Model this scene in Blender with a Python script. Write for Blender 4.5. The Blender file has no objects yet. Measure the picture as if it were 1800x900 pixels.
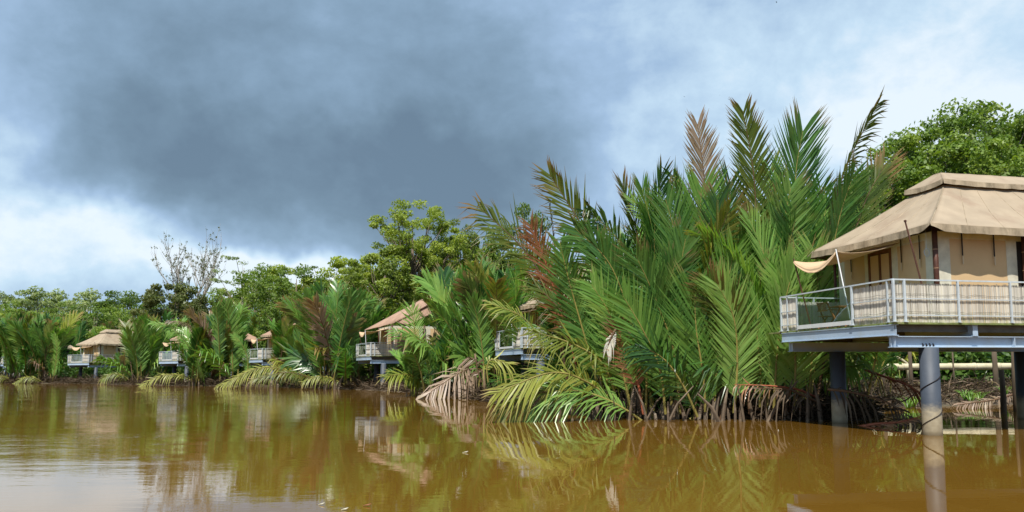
import bpy, math, random
import numpy as np
from mathutils import Vector, Matrix
from mathutils import noise as mnoise

R = math.radians
rng = np.random.default_rng(7)
random.seed(7)
sc = bpy.context.scene
col = sc.collection

# ------------------------------------------------------------------ camera
CAMZ = 1.92
F = 1412.0            # focal length in photo pixels (photo 1800 wide)
PITCH = R(5.0)
ROLL = 0.0044         # the far left horizon sits a little lower
CY = 648.6 - F * math.tan(PITCH)
cam_d = bpy.data.cameras.new('camera')
cam_d.sensor_width = 36.0
cam_d.lens = F / 1800.0 * 36.0
cam_d.shift_y = (CY - 450.0) / 1800.0
cam_d.clip_start = 0.1
cam_d.clip_end = 6000.0
cam = bpy.data.objects.new('camera', cam_d)
cam.location = (0, 0, CAMZ)
_c, _s = math.cos(PITCH), math.sin(PITCH)
_cr, _sr = math.cos(ROLL), math.sin(ROLL)
cam_right = Vector((1, 0, 0)) * _cr + Vector((0, -_s, _c)) * -_sr
cam_up = Vector((0, -_s, _c)) * _cr + Vector((1, 0, 0)) * _sr
cam_back = Vector((0, -_c, -_s))
cam.rotation_euler = Matrix((cam_right, cam_up, cam_back)).transposed().to_euler()
col.objects.link(cam)
sc.camera = cam


def ray(px, py):
    u = (px - 900.0) / F
    v = (CY - py) / F
    return cam_right * u + cam_up * v - cam_back


def at(px, py, Y):
    d = ray(px, py)
    return Vector((0, 0, CAMZ)) + d * (Y / d.y)


def atx(px, Y):
    return (px - 900.0) / F * Y


# ------------------------------------------------------------------ light
SUN_FROM = Vector((-0.26, -0.965, 0)).normalized()
SUN_EL = R(61)
sdir = Vector((SUN_FROM.x * math.cos(SUN_EL), SUN_FROM.y * math.cos(SUN_EL), math.sin(SUN_EL)))
sun_d = bpy.data.lights.new('sun', 'SUN')
sun_d.energy = 5.0
sun_d.angle = R(0.6)
sun_d.color = (1.0, 0.95, 0.86)
sun = bpy.data.objects.new('sun', sun_d)
sun.rotation_euler = sdir.to_track_quat('Z', 'Y').to_euler()
sun.location = (0, -20, 60)
col.objects.link(sun)

sc.view_settings.view_transform = 'Standard'
sc.view_settings.look = 'None'
sc.view_settings.exposure = 0.36
sc.view_settings.gamma = 1.0
sc.view_settings.use_curve_mapping = False
sc.cycles.max_bounces = 6
sc.cycles.diffuse_bounces = 3
sc.cycles.glossy_bounces = 3
sc.cycles.transmission_bounces = 4
sc.cycles.transparent_max_bounces = 8
sc.cycles.caustics_reflective = False
sc.cycles.caustics_refractive = False


class NT:
    """small node-tree writer"""
    def __init__(self, tree):
        self.t = tree
        self.n = tree.nodes
        self.l = tree.links

    def new(self, typ, **kw):
        n = self.n.new(typ)
        for k, v in kw.items():
            setattr(n, k, v)
        return n

    def put(self, sock, v):
        if isinstance(v, bpy.types.NodeSocket):
            self.l.new(v, sock)
        elif isinstance(v, (tuple, list)) and sock.type == 'RGBA' and len(v) == 3:
            sock.default_value = (*v, 1)
        else:
            sock.default_value = v

    def math(self, op, a, b=None, c=None, clamp=False):
        n = self.new('ShaderNodeMath', operation=op)
        n.use_clamp = clamp
        self.put(n.inputs[0], a)
        if b is not None:
            self.put(n.inputs[1], b)
        if c is not None:
            self.put(n.inputs[2], c)
        return n.outputs[0]

    def vmath(self, op, a, b=None, out=0):
        n = self.new('ShaderNodeVectorMath', operation=op)
        self.put(n.inputs[0], a)
        if b is not None:
            self.put(n.inputs[1], b)
        return n.outputs[out]

    def noise(self, vec, scale, detail=3, rough=0.55, out=0, dist=0.0):
        n = self.new('ShaderNodeTexNoise')
        if vec is not None:
            self.put(n.inputs['Vector'], vec)
        n.inputs['Scale'].default_value = scale
        n.inputs['Detail'].default_value = detail
        n.inputs['Roughness'].default_value = rough
        n.inputs['Distortion'].default_value = dist
        return n.outputs[out]

    def ramp(self, fac, stops, interp='LINEAR'):
        n = self.new('ShaderNodeValToRGB')
        n.color_ramp.interpolation = interp
        el = n.color_ramp.elements
        while len(el) > 1:
            el.remove(el[-1])
        el[0].position = stops[0][0]
        el[0].color = (*stops[0][1], 1)
        for p, c in stops[1:]:
            e = el.new(p)
            e.color = (*c, 1)
        self.put(n.inputs[0], fac)
        return n.outputs[0]

    def mix(self, fac, a, b, blend='MIX'):
        n = self.new('ShaderNodeMix', data_type='RGBA', blend_type=blend)
        self.put(n.inputs[0], fac)
        self.put(n.inputs[6], a)
        self.put(n.inputs[7], b)
        return n.outputs[2]

    def maprange(self, v, a, b, c=0.0, d=1.0, smooth=False):
        n = self.new('ShaderNodeMapRange')
        if smooth:
            n.interpolation_type = 'SMOOTHSTEP'
        self.put(n.inputs[0], v)
        for i, x in enumerate((a, b, c, d)):
            n.inputs[1 + i].default_value = x
        return n.outputs[0]


world = bpy.data.worlds.new('World')
sc.world = world
world.use_nodes = True
wt = NT(world.node_tree)
wt.n.clear()
w_out = wt.new('ShaderNodeOutputWorld')
sky = wt.new('ShaderNodeTexSky', sky_type='NISHITA')
sky.sun_disc = False
sky.sun_elevation = SUN_EL
sky.sun_rotation = math.atan2(SUN_FROM.x, SUN_FROM.y)
tc = wt.new('ShaderNodeTexCoord')
D0 = tc.outputs['Generated']
nz = wt.noise(D0, 3.0, 5, 0.6, out=1)
nz2 = wt.noise(D0, 9.0, 4, 0.6, out=1)
w1 = wt.vmath('SUBTRACT', nz, (0.5, 0.5, 0.5))
w1 = wt.vmath('MULTIPLY', w1, (0.26, 0.26, 0.20))
w2 = wt.vmath('SUBTRACT', nz2, (0.5, 0.5, 0.5))
w2 = wt.vmath('MULTIPLY', w2, (0.07, 0.07, 0.05))
DW = wt.vmath('ADD', wt.vmath('ADD', D0, w1), w2)


def blob(px, py, rx, rz, lo=0.25, hi=1.0):
    c = ray(px, py).normalized()
    d = wt.vmath('SUBTRACT', DW, tuple(c))
    d = wt.vmath('MULTIPLY', d, (1 / rx, 1 / rx, 1 / rz))
    ln = wt.vmath('LENGTH', d, out=1)
    return wt.maprange(ln, lo, hi, 1.0, 0.0, smooth=True)


# stretched cloud noise, wider than tall as clouds near the horizon are
sv = wt.vmath('MULTIPLY', D0, (1.0, 1.0, 1.35))
cn = wt.noise(sv, 4.2, 6, 0.58, dist=0.3)
cn2 = wt.noise(sv, 11.0, 6, 0.62, dist=0.2)
den = wt.math('MULTIPLY_ADD', wt.math('SUBTRACT', cn, 0.5), 0.62, 0.34)
den = wt.math('MULTIPLY_ADD', wt.math('SUBTRACT', cn2, 0.5), 0.40, den)
cn3 = wt.noise(sv, 26.0, 5, 0.6)
den = wt.math('MULTIPLY_ADD', wt.math('SUBTRACT', cn3, 0.5), 0.13, den)
for (bx, by, rx, rz, k) in [
        (520, 170, 0.44, 0.22, 0.30),
        (620, 310, 0.36, 0.11, 0.30),
        (250, 230, 0.20, 0.10, 0.22),
        (840, 250, 0.24, 0.18, 0.18),
        (90, 40, 0.20, 0.14, 0.16),
        (180, 440, 0.34, 0.09, -0.31),
        (560, 470, 0.22, 0.045, -0.30),
        (30, 200, 0.10, 0.10, -0.22),
        (1400, 180, 0.34, 0.24, -0.15),
        (1560, 330, 0.22, 0.14, -0.10),
        (1720, 80, 0.22, 0.18, -0.17)]:
    den = wt.math('MULTIPLY_ADD', blob(bx, by, rx, rz), k, den)
ccol = wt.ramp(den, [(0.02, (0.74, 0.83, 0.90)), (0.16, (0.52, 0.68, 0.82)), (0.36, (0.33, 0.47, 0.65)),
                     (0.60, (0.225, 0.335, 0.455)), (0.85, (0.155, 0.235, 0.315)), (1.0, (0.125, 0.19, 0.26))])
bg_sky = wt.new('ShaderNodeBackground')
wt.put(bg_sky.inputs[0], sky.outputs[0])
bg_sky.inputs[1].default_value = 0.10
bg_cl = wt.new('ShaderNodeBackground')
wt.put(bg_cl.inputs[0], ccol)
bg_cl.inputs[1].default_value = 0.93
wm = wt.new('ShaderNodeMixShader')
wm.inputs[0].default_value = 0.9
wt.l.new(bg_sky.outputs[0], wm.inputs[1])
wt.l.new(bg_cl.outputs[0], wm.inputs[2])
wt.l.new(wm.outputs[0], w_out.inputs[0])


# ------------------------------------------------------------------ helpers
def tag(o, label=None, cat=None, group=None, kind=None):
    if label:
        o['label'] = label
    if cat:
        o['category'] = cat
    if group:
        o['group'] = group
    if kind:
        o['kind'] = kind
    return o


def empty(name, loc=(0, 0, 0), rz=0.0):
    o = bpy.data.objects.new(name, None)
    o.empty_display_size = 0.3
    o.location = loc
    o.rotation_euler = (0, 0, rz)
    col.objects.link(o)
    return o


def link(name, me, parent=None):
    o = bpy.data.objects.new(name, me)
    col.objects.link(o)
    if parent is not None:
        o.parent = parent
    return o


def copy_tree(o, parent=None):
    c = o.copy()
    col.objects.link(c)
    if parent is not None:
        c.parent = parent
    for ch in list(o.children):
        copy_tree(ch, c)
    return c


def new_mat(name):
    m = bpy.data.materials.new(name)
    m.use_nodes = True
    t = NT(m.node_tree)
    b = t.n['Principled BSDF']
    return m, t, b


def bump(t, b, h, strength, dist=0.02):
    n = t.new('ShaderNodeBump')
    n.inputs['Strength'].default_value = strength
    n.inputs['Distance'].default_value = dist
    t.put(n.inputs['Height'], h)
    t.l.new(n.outputs[0], b.inputs['Normal'])


def objco(t):
    return t.new('ShaderNodeTexCoord').outputs['Object']


def objrand(t):
    return t.new('ShaderNodeObjectInfo').outputs['Random']


def geopos(t):
    return t.new('ShaderNodeNewGeometry').outputs['Position']


# ------------------------------------------------------------------ materials
M = {}


def simple(name, c, rough=0.7, var=0.25, scale=3.0, bmp=0.15, stain=None, stain_amt=0.4, stain_scale=1.4, spec=0.3, stretch=None):
    m, t, b = new_mat(name)
    v = objco(t)
    if stretch:
        v = t.vmath('MULTIPLY', v, stretch)
    n = t.noise(v, scale, 5, 0.6)
    f = t.maprange(n, 0.3, 0.7)
    lo = tuple(x * (1 - var) for x in c)
    hi = tuple(min(1, x * (1 + var * 0.6)) for x in c)
    cc = t.mix(f, lo, hi)
    if stain:
        s = t.noise(v, stain_scale, 6, 0.65)
        cc = t.mix(t.maprange(s, 0.5, 0.72, 0, stain_amt), cc, stain)
    t.put(b.inputs['Base Color'], cc)
    b.inputs['Roughness'].default_value = rough
    b.inputs['Specular IOR Level'].default_value = spec
    if bmp:
        bump(t, b, t.noise(v, scale * 6, 4, 0.6), bmp)
    M[name] = m
    return m


simple('roof_canvas', (0.345, 0.275, 0.195), 0.85, 0.16, 0.9, 0.25, stain=(0.22, 0.14, 0.095), stain_amt=0.6, stain_scale=0.7)
simple('brown_canvas', (0.36, 0.23, 0.16), 0.85, 0.2, 1.2, 0.12, stain=(0.16, 0.09, 0.06), stain_amt=0.5)
simple('valance_canvas', (0.36, 0.29, 0.20), 0.9, 0.3, 3.0, 0.2, stain=(0.10, 0.08, 0.05), stain_amt=0.85, stain_scale=2.6, stretch=(1, 1, 0.35))
simple('wall_canvas', (0.62, 0.43, 0.235), 0.85, 0.08, 1.2, 0.05)
simple('trim_canvas', (0.66, 0.62, 0.49), 0.85, 0.15, 4, 0.1, stain=(0.30, 0.25, 0.17), stain_amt=0.35)
simple('awning_canvas', (0.52, 0.37, 0.23), 0.85, 0.10, 2.0, 0.1)
simple('door_wood', (0.16, 0.060, 0.028), 0.5, 0.35, 5, 0.2, stretch=(1, 1, 0.15))
simple('dark_bamboo', (0.085, 0.032, 0.018), 0.4, 0.4, 5, 0.15)
simple('bamboo_ring', (0.33, 0.20, 0.12), 0.5, 0.2)
simple('hollow_shade', (0.03, 0.022, 0.016), 0.9, 0.2)  # shade as a colour, for blocks that fill hollow spaces
simple('teak', (0.30, 0.13, 0.05), 0.45, 0.3, 8, 0.15)
simple('rail_steel', (0.52, 0.58, 0.62), 0.45, 0.15, 6, 0.05, stain=(0.3, 0.25, 0.2), stain_amt=0.3)
simple('beam_steel', (0.40, 0.51, 0.64), 0.5, 0.10, 1.5, 0.05, stain=(0.40, 0.41, 0.38), stain_amt=0.5, stain_scale=1.1)
simple('beam_shaded', (0.16, 0.15, 0.13), 0.7, 0.3, 3, 0.1)  # beam colour darkened to stand for the shadow under the deck
simple('white_plate', (0.68, 0.70, 0.70), 0.5, 0.1)
simple('grey_cloth', (0.50, 0.53, 0.57), 0.9, 0.15)
simple('black_strap', (0.022, 0.014, 0.012), 0.7, 0.3)
simple('strap_end', (0.60, 0.48, 0.32), 0.7, 0.2)
simple('pipe_plastic', (0.56, 0.50, 0.34), 0.5, 0.15, 2.0, 0.05, stain=(0.22, 0.20, 0.10), stain_amt=0.5)
simple('post_wood', (0.10, 0.075, 0.05), 0.85, 0.4, 6, 0.3, stretch=(1, 1, 0.2))
simple('bark', (0.16, 0.125, 0.09), 0.9, 0.4, 4, 0.4, stretch=(1, 1, 0.25))
simple('pale_bark', (0.36, 0.32, 0.27), 0.9, 0.3, 4, 0.3)
simple('moss_board', (0.20, 0.24, 0.08), 0.95, 0.5, 5, 0.4, stain=(0.32, 0.27, 0.16), stain_amt=0.7)
simple('bird_feather', (0.02, 0.02, 0.022), 0.7, 0.2)
simple('stub', (0.15, 0.11, 0.075), 0.85, 0.55, 2.5, 0.3, stain=(0.34, 0.29, 0.22), stain_amt=0.7, stain_scale=0.6)


def pile_mat():
    m, t, b = new_mat('pile_steel')
    p = objco(t)
    n = t.noise(t.vmath('MULTIPLY', p, (2, 2, 5)), 2.0, 5, 0.65)
    sp = t.new('ShaderNodeSeparateXYZ')
    t.put(sp.inputs[0], geopos(t))
    z = t.math('ADD', sp.outputs[2], t.math('MULTIPLY', t.math('SUBTRACT', n, 0.5), 0.55))
    steel = t.mix(t.noise(t.vmath('MULTIPLY', p, (3, 3, 1)), 3, 4), (0.032, 0.041, 0.058), (0.062, 0.077, 0.102))
    mud = t.mix(t.noise(p, 6, 5), (0.24, 0.19, 0.115), (0.46, 0.40, 0.28))
    cc = t.mix(t.maprange(z, 0.5, 0.95, 1, 0, True), steel, mud)
    wet = t.maprange(sp.outputs[2], 0.0, 0.12, 0.65, 0.0)
    cc = t.mix(wet, cc, (0.10, 0.075, 0.04))
    t.put(b.inputs['Base Color'], cc)
    b.inputs['Roughness'].default_value = 0.6
    bump(t, b, n, 0.2)
    M['pile_steel'] = m


pile_mat()


def slat_mat():
    m, t, b = new_mat('bamboo_slat')
    a = t.new('ShaderNodeAttribute', attribute_name='rnd')
    c = t.ramp(a.outputs['Fac'], [(0, (0.34, 0.32, 0.28)), (0.3, (0.50, 0.47, 0.41)), (0.7, (0.62, 0.59, 0.52)), (1, (0.70, 0.66, 0.56))])
    n = t.noise(t.vmath('MULTIPLY', objco(t), (1, 1, 0.4)), 7, 4)
    c = t.mix(t.maprange(n, 0.45, 0.75, 0, 0.4), c, (0.36, 0.34, 0.31))
    sp = t.new('ShaderNodeSeparateXYZ')
    t.put(sp.inputs[0], objco(t))
    g = t.math('MULTIPLY', t.maprange(sp.outputs[2], 3.2, 3.55, 0.6, 0), t.maprange(n, 0.4, 0.6))
    c = t.mix(g, c, (0.28, 0.30, 0.08))
    t.put(b.inputs['Base Color'], c)
    b.inputs['Roughness'].default_value = 0.75
    M['bamboo_slat'] = m


slat_mat()


def glass_mat():
    m, t, b = new_mat('glass')
    b.inputs['Base Color'].default_value = (0.85, 0.92, 0.95, 1)
    b.inputs['Roughness'].default_value = 0.02
    tr = t.new('ShaderNodeBsdfTransparent')
    tr.inputs[0].default_value = (0.86, 0.92, 0.92, 1)
    gl = t.new('ShaderNodeBsdfGlossy')
    gl.inputs['Roughness'].default_value = 0.03
    fr = t.new('ShaderNodeLayerWeight')
    fac = t.math('MULTIPLY_ADD', t.math('POWER', fr.outputs['Facing'], 5.0), 0.8, 0.10, clamp=True)
    mx = t.new('ShaderNodeMixShader')
    t.put(mx.inputs[0], fac)
    t.l.new(tr.outputs[0], mx.inputs[1])
    t.l.new(gl.outputs[0], mx.inputs[2])
    t.l.new(mx.outputs[0], t.n['Material Output'].inputs[0])
    M['glass'] = m


glass_mat()


def leaf_mat(name, cols, rough=0.42, trans=0.35, tipcol=None, spec=0.4, tipstart=0.75):
    """cols: dark, mid, light base colours picked per leaflet; tipcol tints the dry ends"""
    m, t, b = new_mat(name)
    a = t.new('ShaderNodeAttribute', attribute_name='rnd').outputs['Fac']
    orr = objrand(t)
    f = t.math('ADD', t.math('MULTIPLY', a, 0.35), t.math('MULTIPLY', orr, 0.65)) if name.startswith('palm') else t.math('ADD', t.math('MULTIPLY', a, 0.6), t.math('MULTIPLY', orr, 0.4))
    c = t.ramp(f, [(0.1, cols[0]), (0.5, cols[1]), (0.9, cols[2])])
    n = t.noise(geopos(t), 0.9, 3)
    nf = t.noise(geopos(t), 5.0, 3)
    c = t.mix(t.maprange(nf, 0.3, 0.7, 0.0, 0.35), c, t.mix(1.0, c, (0.55, 0.58, 0.6), 'MULTIPLY'))
    c = t.mix(t.maprange(n, 0.52, 0.75, 0, 0.55), c, cols[3] if len(cols) > 3 else cols[2])
    if tipcol:
        tt = t.new('ShaderNodeAttribute', attribute_name='tip').outputs['Fac']
        tt = t.math('ADD', tt, t.math('MULTIPLY', t.math('SUBTRACT', n, 0.5), 0.6))
        c = t.mix(t.maprange(tt, tipstart, 1.05, 0, 0.85), c, tipcol)
    t.put(b.inputs['Base Color'], c)
    b.inputs['Roughness'].default_value = rough
    b.inputs['Specular IOR Level'].default_value = spec
    tl = t.new('ShaderNodeBsdfTranslucent')
    t.put(tl.inputs[0], t.mix(1.0, c, (1.25, 1.3, 0.5), 'MULTIPLY'))
    mx = t.new('ShaderNodeMixShader')
    mx.inputs[0].default_value = trans
    t.l.new(b.outputs[0], mx.inputs[1])
    t.l.new(tl.outputs[0], mx.inputs[2])
    t.l.new(mx.outputs[0], t.n['Material Output'].inputs[0])
    M[name] = m


DRY = (0.30, 0.20, 0.10)
leaf_mat('palm_green', [(0.022, 0.075, 0.020), (0.098, 0.240, 0.048), (0.26, 0.42, 0.10), (0.20, 0.27, 0.05)], tipcol=DRY, spec=0.55, tipstart=0.92, rough=0.30)
leaf_mat('palm_bright', [(0.085, 0.21, 0.04), (0.19, 0.38, 0.07), (0.35, 0.52, 0.14), (0.34, 0.44, 0.09)], tipcol=(0.3, 0.28, 0.10), spec=0.5, tipstart=0.94, rough=0.33)
leaf_mat('palm_olive', [(0.058, 0.098, 0.016), (0.130, 0.175, 0.026), (0.221, 0.238, 0.039), (0.286, 0.196, 0.052)], tipcol=(0.30, 0.16, 0.07), tipstart=0.7)
leaf_mat('palm_yellow', [(0.15, 0.20, 0.03), (0.29, 0.33, 0.045), (0.42, 0.42, 0.10), (0.13, 0.22, 0.035)], tipcol=(0.42, 0.30, 0.13), tipstart=0.7)
leaf_mat('palm_tan', [(0.18, 0.12, 0.08), (0.31, 0.21, 0.15), (0.44, 0.33, 0.25), (0.24, 0.21, 0.06)], tipcol=(0.36, 0.25, 0.18))
leaf_mat('palm_rust', [(0.13, 0.045, 0.025), (0.31, 0.115, 0.055), (0.46, 0.22, 0.12), (0.16, 0.14, 0.04)], tipcol=(0.42, 0.28, 0.18), tipstart=0.6)
leaf_mat('palm_dead', [(0.04, 0.028, 0.02), (0.095, 0.068, 0.045), (0.20, 0.155, 0.11), (0.07, 0.05, 0.03)], rough=0.8, trans=0.15, spec=0.1)
leaf_mat('palm_white', [(0.6, 0.55, 0.45), (0.7, 0.66, 0.6), (0.8, 0.76, 0.7)], rough=0.8)
leaf_mat('tree_yellow', [(0.09, 0.13, 0.02), (0.24, 0.32, 0.045), (0.42, 0.49, 0.08), (0.30, 0.33, 0.06)], rough=0.55, trans=0.42)
leaf_mat('tree_green', [(0.05, 0.10, 0.02), (0.16, 0.25, 0.04), (0.30, 0.40, 0.07), (0.27, 0.29, 0.06)], rough=0.5, trans=0.42)
leaf_mat('tree_dark', [(0.05, 0.075, 0.022), (0.12, 0.15, 0.04), (0.22, 0.25, 0.07), (0.20, 0.16, 0.06)], rough=0.5, trans=0.35)
leaf_mat('tree_pale', [(0.126, 0.180, 0.068), (0.252, 0.324, 0.136), (0.396, 0.468, 0.204), (0.360, 0.324, 0.170)], rough=0.6, trans=0.4)
leaf_mat('tree_deep', [(0.045, 0.09, 0.016), (0.13, 0.22, 0.034), (0.26, 0.36, 0.055), (0.28, 0.27, 0.055)], rough=0.5, trans=0.38)
leaf_mat('bush_green', [(0.028, 0.070, 0.014), (0.070, 0.154, 0.025), (0.140, 0.252, 0.042), (0.182, 0.168, 0.056)], rough=0.5, trans=0.35)
simple('rachis_yellow', (0.26, 0.22, 0.06), 0.5, 0.3)
simple('rachis_brown', (0.13, 0.075, 0.04), 0.6, 0.4)
simple('rachis_red', (0.34, 0.10, 0.05), 0.6, 0.3)


def mud_mat():
    m, t, b = new_mat('mud')
    p = geopos(t)
    c = t.mix(t.maprange(t.noise(p, 1.3, 6, 0.65), 0.35, 0.65), (0.045, 0.030, 0.018), (0.14, 0.10, 0.06))
    c = t.mix(t.maprange(t.noise(p, 0.35, 4), 0.5, 0.7, 0, 0.5), c, (0.05, 0.08, 0.02))
    t.put(b.inputs['Base Color'], c)
    b.inputs['Roughness'].default_value = 0.7
    bump(t, b, t.noise(p, 4, 6, 0.7), 0.8, 0.15)
    M['mud'] = m


mud_mat()


def water_mat():
    m, t, b = new_mat('river_water')
    p = geopos(t)
    c = t.mix(t.maprange(t.noise(t.vmath('MULTIPLY', p, (1, 0.4, 1)), 0.12, 3), 0.35, 0.65), (0.125, 0.062, 0.008), (0.165, 0.085, 0.012))
    t.put(b.inputs['Base Color'], c)
    b.inputs['Roughness'].default_value = 0.012
    b.inputs['IOR'].default_value = 1.42
    b.inputs['Specular IOR Level'].default_value = 0.5
    # ripples: long crests across the view, calmer on the right by the bank
    sp = t.new('ShaderNodeSeparateXYZ')
    t.put(sp.inputs[0], p)
    wob = t.noise(t.vmath('MULTIPLY', p, (0.55, 1.3, 1)), 1.0, 3, 0.55)
    fine = t.noise(t.vmath('MULTIPLY', p, (1.3, 4.2, 1)), 1.25, 3, 0.6)
    swell = t.noise(t.vmath('MULTIPLY', p, (0.10, 0.22, 1)), 1.0, 2, 0.5)
    left = t.maprange(t.math('MULTIPLY_ADD', sp.outputs[1], -0.12, t.math('MULTIPLY', sp.outputs[0], -1.0)), -3.0, 16.0, 0.14, 1.0, True)
    patch = t.maprange(t.noise(t.vmath('MULTIPLY', p, (0.08, 0.16, 1)), 1.0, 2), 0.40, 0.62, 0.35, 1.0)
    amp = t.math('MULTIPLY', left, patch)
    h = t.math('ADD', t.math('MULTIPLY', wob, 0.026), t.math('MULTIPLY', fine, 0.012))
    h = t.math('MULTIPLY', h, amp)
    h = t.math('ADD', h, t.math('MULTIPLY', swell, 0.03))
    n = t.new('ShaderNodeBump')
    n.inputs['Strength'].default_value = 0.55
    n.inputs['Distance'].default_value = 1.0
    t.put(n.inputs['Height'], h)
    t.l.new(n.outputs[0], b.inputs['Normal'])
    M['river_water'] = m


water_mat()


# ------------------------------------------------------------------ mesh builder
class MB:
    def __init__(self):
        self.v = []
        self.f = []
        self.r = []

    def add(self, vs, fs, r=0.5):
        o = len(self.v)
        self.v.extend([tuple(x) for x in vs])
        self.f.extend([tuple(i + o for i in q) for q in fs])
        self.r.extend([r] * len(vs))

    def box(self, a, b, r=0.5):
        x0, y0, z0 = a
        x1, y1, z1 = b
        self.add([(x0, y0, z0), (x1, y0, z0), (x1, y1, z0), (x0, y1, z0), (x0, y0, z1), (x1, y0, z1), (x1, y1, z1), (x0, y1, z1)],
                 [(0, 3, 2, 1), (4, 5, 6, 7), (0, 1, 5, 4), (1, 2, 6, 5), (2, 3, 7, 6), (3, 0, 4, 7)], r)

    def tube(self, pts, rad, n=8, caps=True, r=0.5):
        pts = [Vector(p) for p in pts]
        if not isinstance(rad, (list, tuple)):
            rad = [rad] * len(pts)
        vs, fs = [], []
        for i, p in enumerate(pts):
            t = (pts[min(i + 1, len(pts) - 1)] - pts[max(i - 1, 0)]).normalized()
            ref = Vector((0, 0, 1)) if abs(t.z) < 0.9 else Vector((1, 0, 0))
            a = t.cross(ref).normalized()
            b = t.cross(a).normalized()
            for k in range(n):
                an = 2 * math.pi * k / n
                vs.append(p + (a * math.cos(an) + b * math.sin(an)) * rad[i])
        for i in range(len(pts) - 1):
            for k in range(n):
                k2 = (k + 1) % n
                fs.append((i * n + k, i * n + k2, (i + 1) * n + k2, (i + 1) * n + k))
        if caps:
            fs.append(tuple(range(n - 1, -1, -1)))
            fs.append(tuple((len(pts) - 1) * n + k for k in range(n)))
        self.add(vs, fs, r)

    def bar(self, p, q, w, h, r=0.5):
        """rectangular bar from p to q"""
        p, q = Vector(p), Vector(q)
        t = (q - p).normalized()
        ref = Vector((0, 0, 1)) if abs(t.z) < 0.9 else Vector((1, 0, 0))
        a = t.cross(ref).normalized() * w / 2
        b = t.cross(a).normalized() * h / 2
        vs = [p - a - b, p + a - b, p + a + b, p - a + b, q - a - b, q + a - b, q + a + b, q - a + b]
        self.add(vs, [(0, 3, 2, 1), (4, 5, 6, 7), (0, 1, 5, 4), (1, 2, 6, 5), (2, 3, 7, 6), (3, 0, 4, 7)], r)

    def sheet(self, fn, nu, nv, th=0.02, r=0.5):
        """fn(u,v)->point, given a thickness downwards"""
        vs = [Vector(fn(i / nu, j / nv)) for j in range(nv + 1) for i in range(nu + 1)]
        w = nu + 1
        k = len(vs)
        fs = []
        for j in range(nv):
            for i in range(nu):
                a = j * w + i
                fs.append((a, a + 1, a + 1 + w, a + w))
                fs.append((a + k, a + w + k, a + 1 + w + k, a + 1 + k))
        vs2 = [p - Vector((0, 0, th)) for p in vs]
        for i in range(nu):
            for j in (0, nv):
                a = j * w + i
                fs.append((a, a + k, a + 1 + k, a + 1))
        for j in range(nv):
            for i in (0, nu):
                a = j * w + i
                fs.append((a, a + w, a + w + k, a + k))
        self.add(vs + vs2, fs, r)

    def mesh(self, name, mat, smooth=False, rnd=False, bevel=0):
        me = bpy.data.meshes.new(name)
        me.from_pydata(self.v, [], self.f)
        me.materials.append(mat)
        if smooth:
            me.polygons.foreach_set('use_smooth', [True] * len(me.polygons))
        if rnd:
            at_ = me.attributes.new('rnd', 'FLOAT', 'POINT')
            at_.data.foreach_set('value', self.r)
        me.update()
        return me

    def build(self, name, mat, parent=None, smooth=False, rnd=False, loc=None):
        o = link(name, self.mesh(name, M[mat], smooth, rnd), parent)
        if loc is not None:
            o.location = loc
        return o


def np_mesh(name, V, Q, mats, midx=None, attrs=None, smooth=False):
    """V (n,3); Q list of faces as array (m,4) quads and (k,3) tris"""
    me = bpy.data.meshes.new(name)
    quads, tris = Q
    nq, nt = len(quads), len(tris)
    me.vertices.add(len(V))
    me.vertices.foreach_set('co', np.asarray(V, dtype=np.float32).ravel())
    nl = nq * 4 + nt * 3
    me.loops.add(nl)
    li = np.concatenate([np.asarray(quads, dtype=np.int32).ravel(), np.asarray(tris, dtype=np.int32).ravel()]) if nt else np.asarray(quads, dtype=np.int32).ravel()
    me.loops.foreach_set('vertex_index', li.astype(np.int32))
    me.polygons.add(nq + nt)
    st = np.concatenate([np.arange(nq) * 4, nq * 4 + np.arange(nt) * 3]).astype(np.int32)
    me.polygons.foreach_set('loop_start', st)
    for m in mats:
        me.materials.append(m)
    if midx is not None:
        me.polygons.foreach_set('material_index', np.asarray(midx, dtype=np.int32))
    if attrs:
        for k, a in attrs.items():
            x = me.attributes.new(k, 'FLOAT', 'POINT')
            x.data.foreach_set('value', np.asarray(a, dtype=np.float32))
    me.update(calc_edges=True)
    if smooth:
        me.polygons.foreach_set('use_smooth', [True] * len(me.polygons))
    return me


# ------------------------------------------------------------------ palm fronds
def norm(a):
    return a / (np.linalg.norm(a, axis=-1, keepdims=True) + 1e-9)


def catmull(P, n):
    P = [np.array(p, float) for p in P]
    P = [2 * P[0] - P[1]] + P + [2 * P[-1] - P[-2]]
    out = []
    m = len(P) - 3
    for i in range(n + 1):
        s = i / n * m
        k = min(int(s), m - 1)
        t = s - k
        a, b, c, d = P[k:k + 4]
        out.append(0.5 * ((2 * b) + (-a + c) * t + (2 * a - 5 * b + 4 * c - d) * t * t + (-a + 3 * b - 3 * c + d) * t ** 3))
    return np.array(out)


RACHIS = {'palm_green': 'rachis_yellow', 'palm_bright': 'rachis_yellow', 'palm_olive': 'rachis_brown', 'palm_yellow': 'rachis_yellow',
          'palm_tan': 'rachis_brown', 'palm_rust': 'rachis_red', 'palm_dead': 'rachis_brown'}


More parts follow.
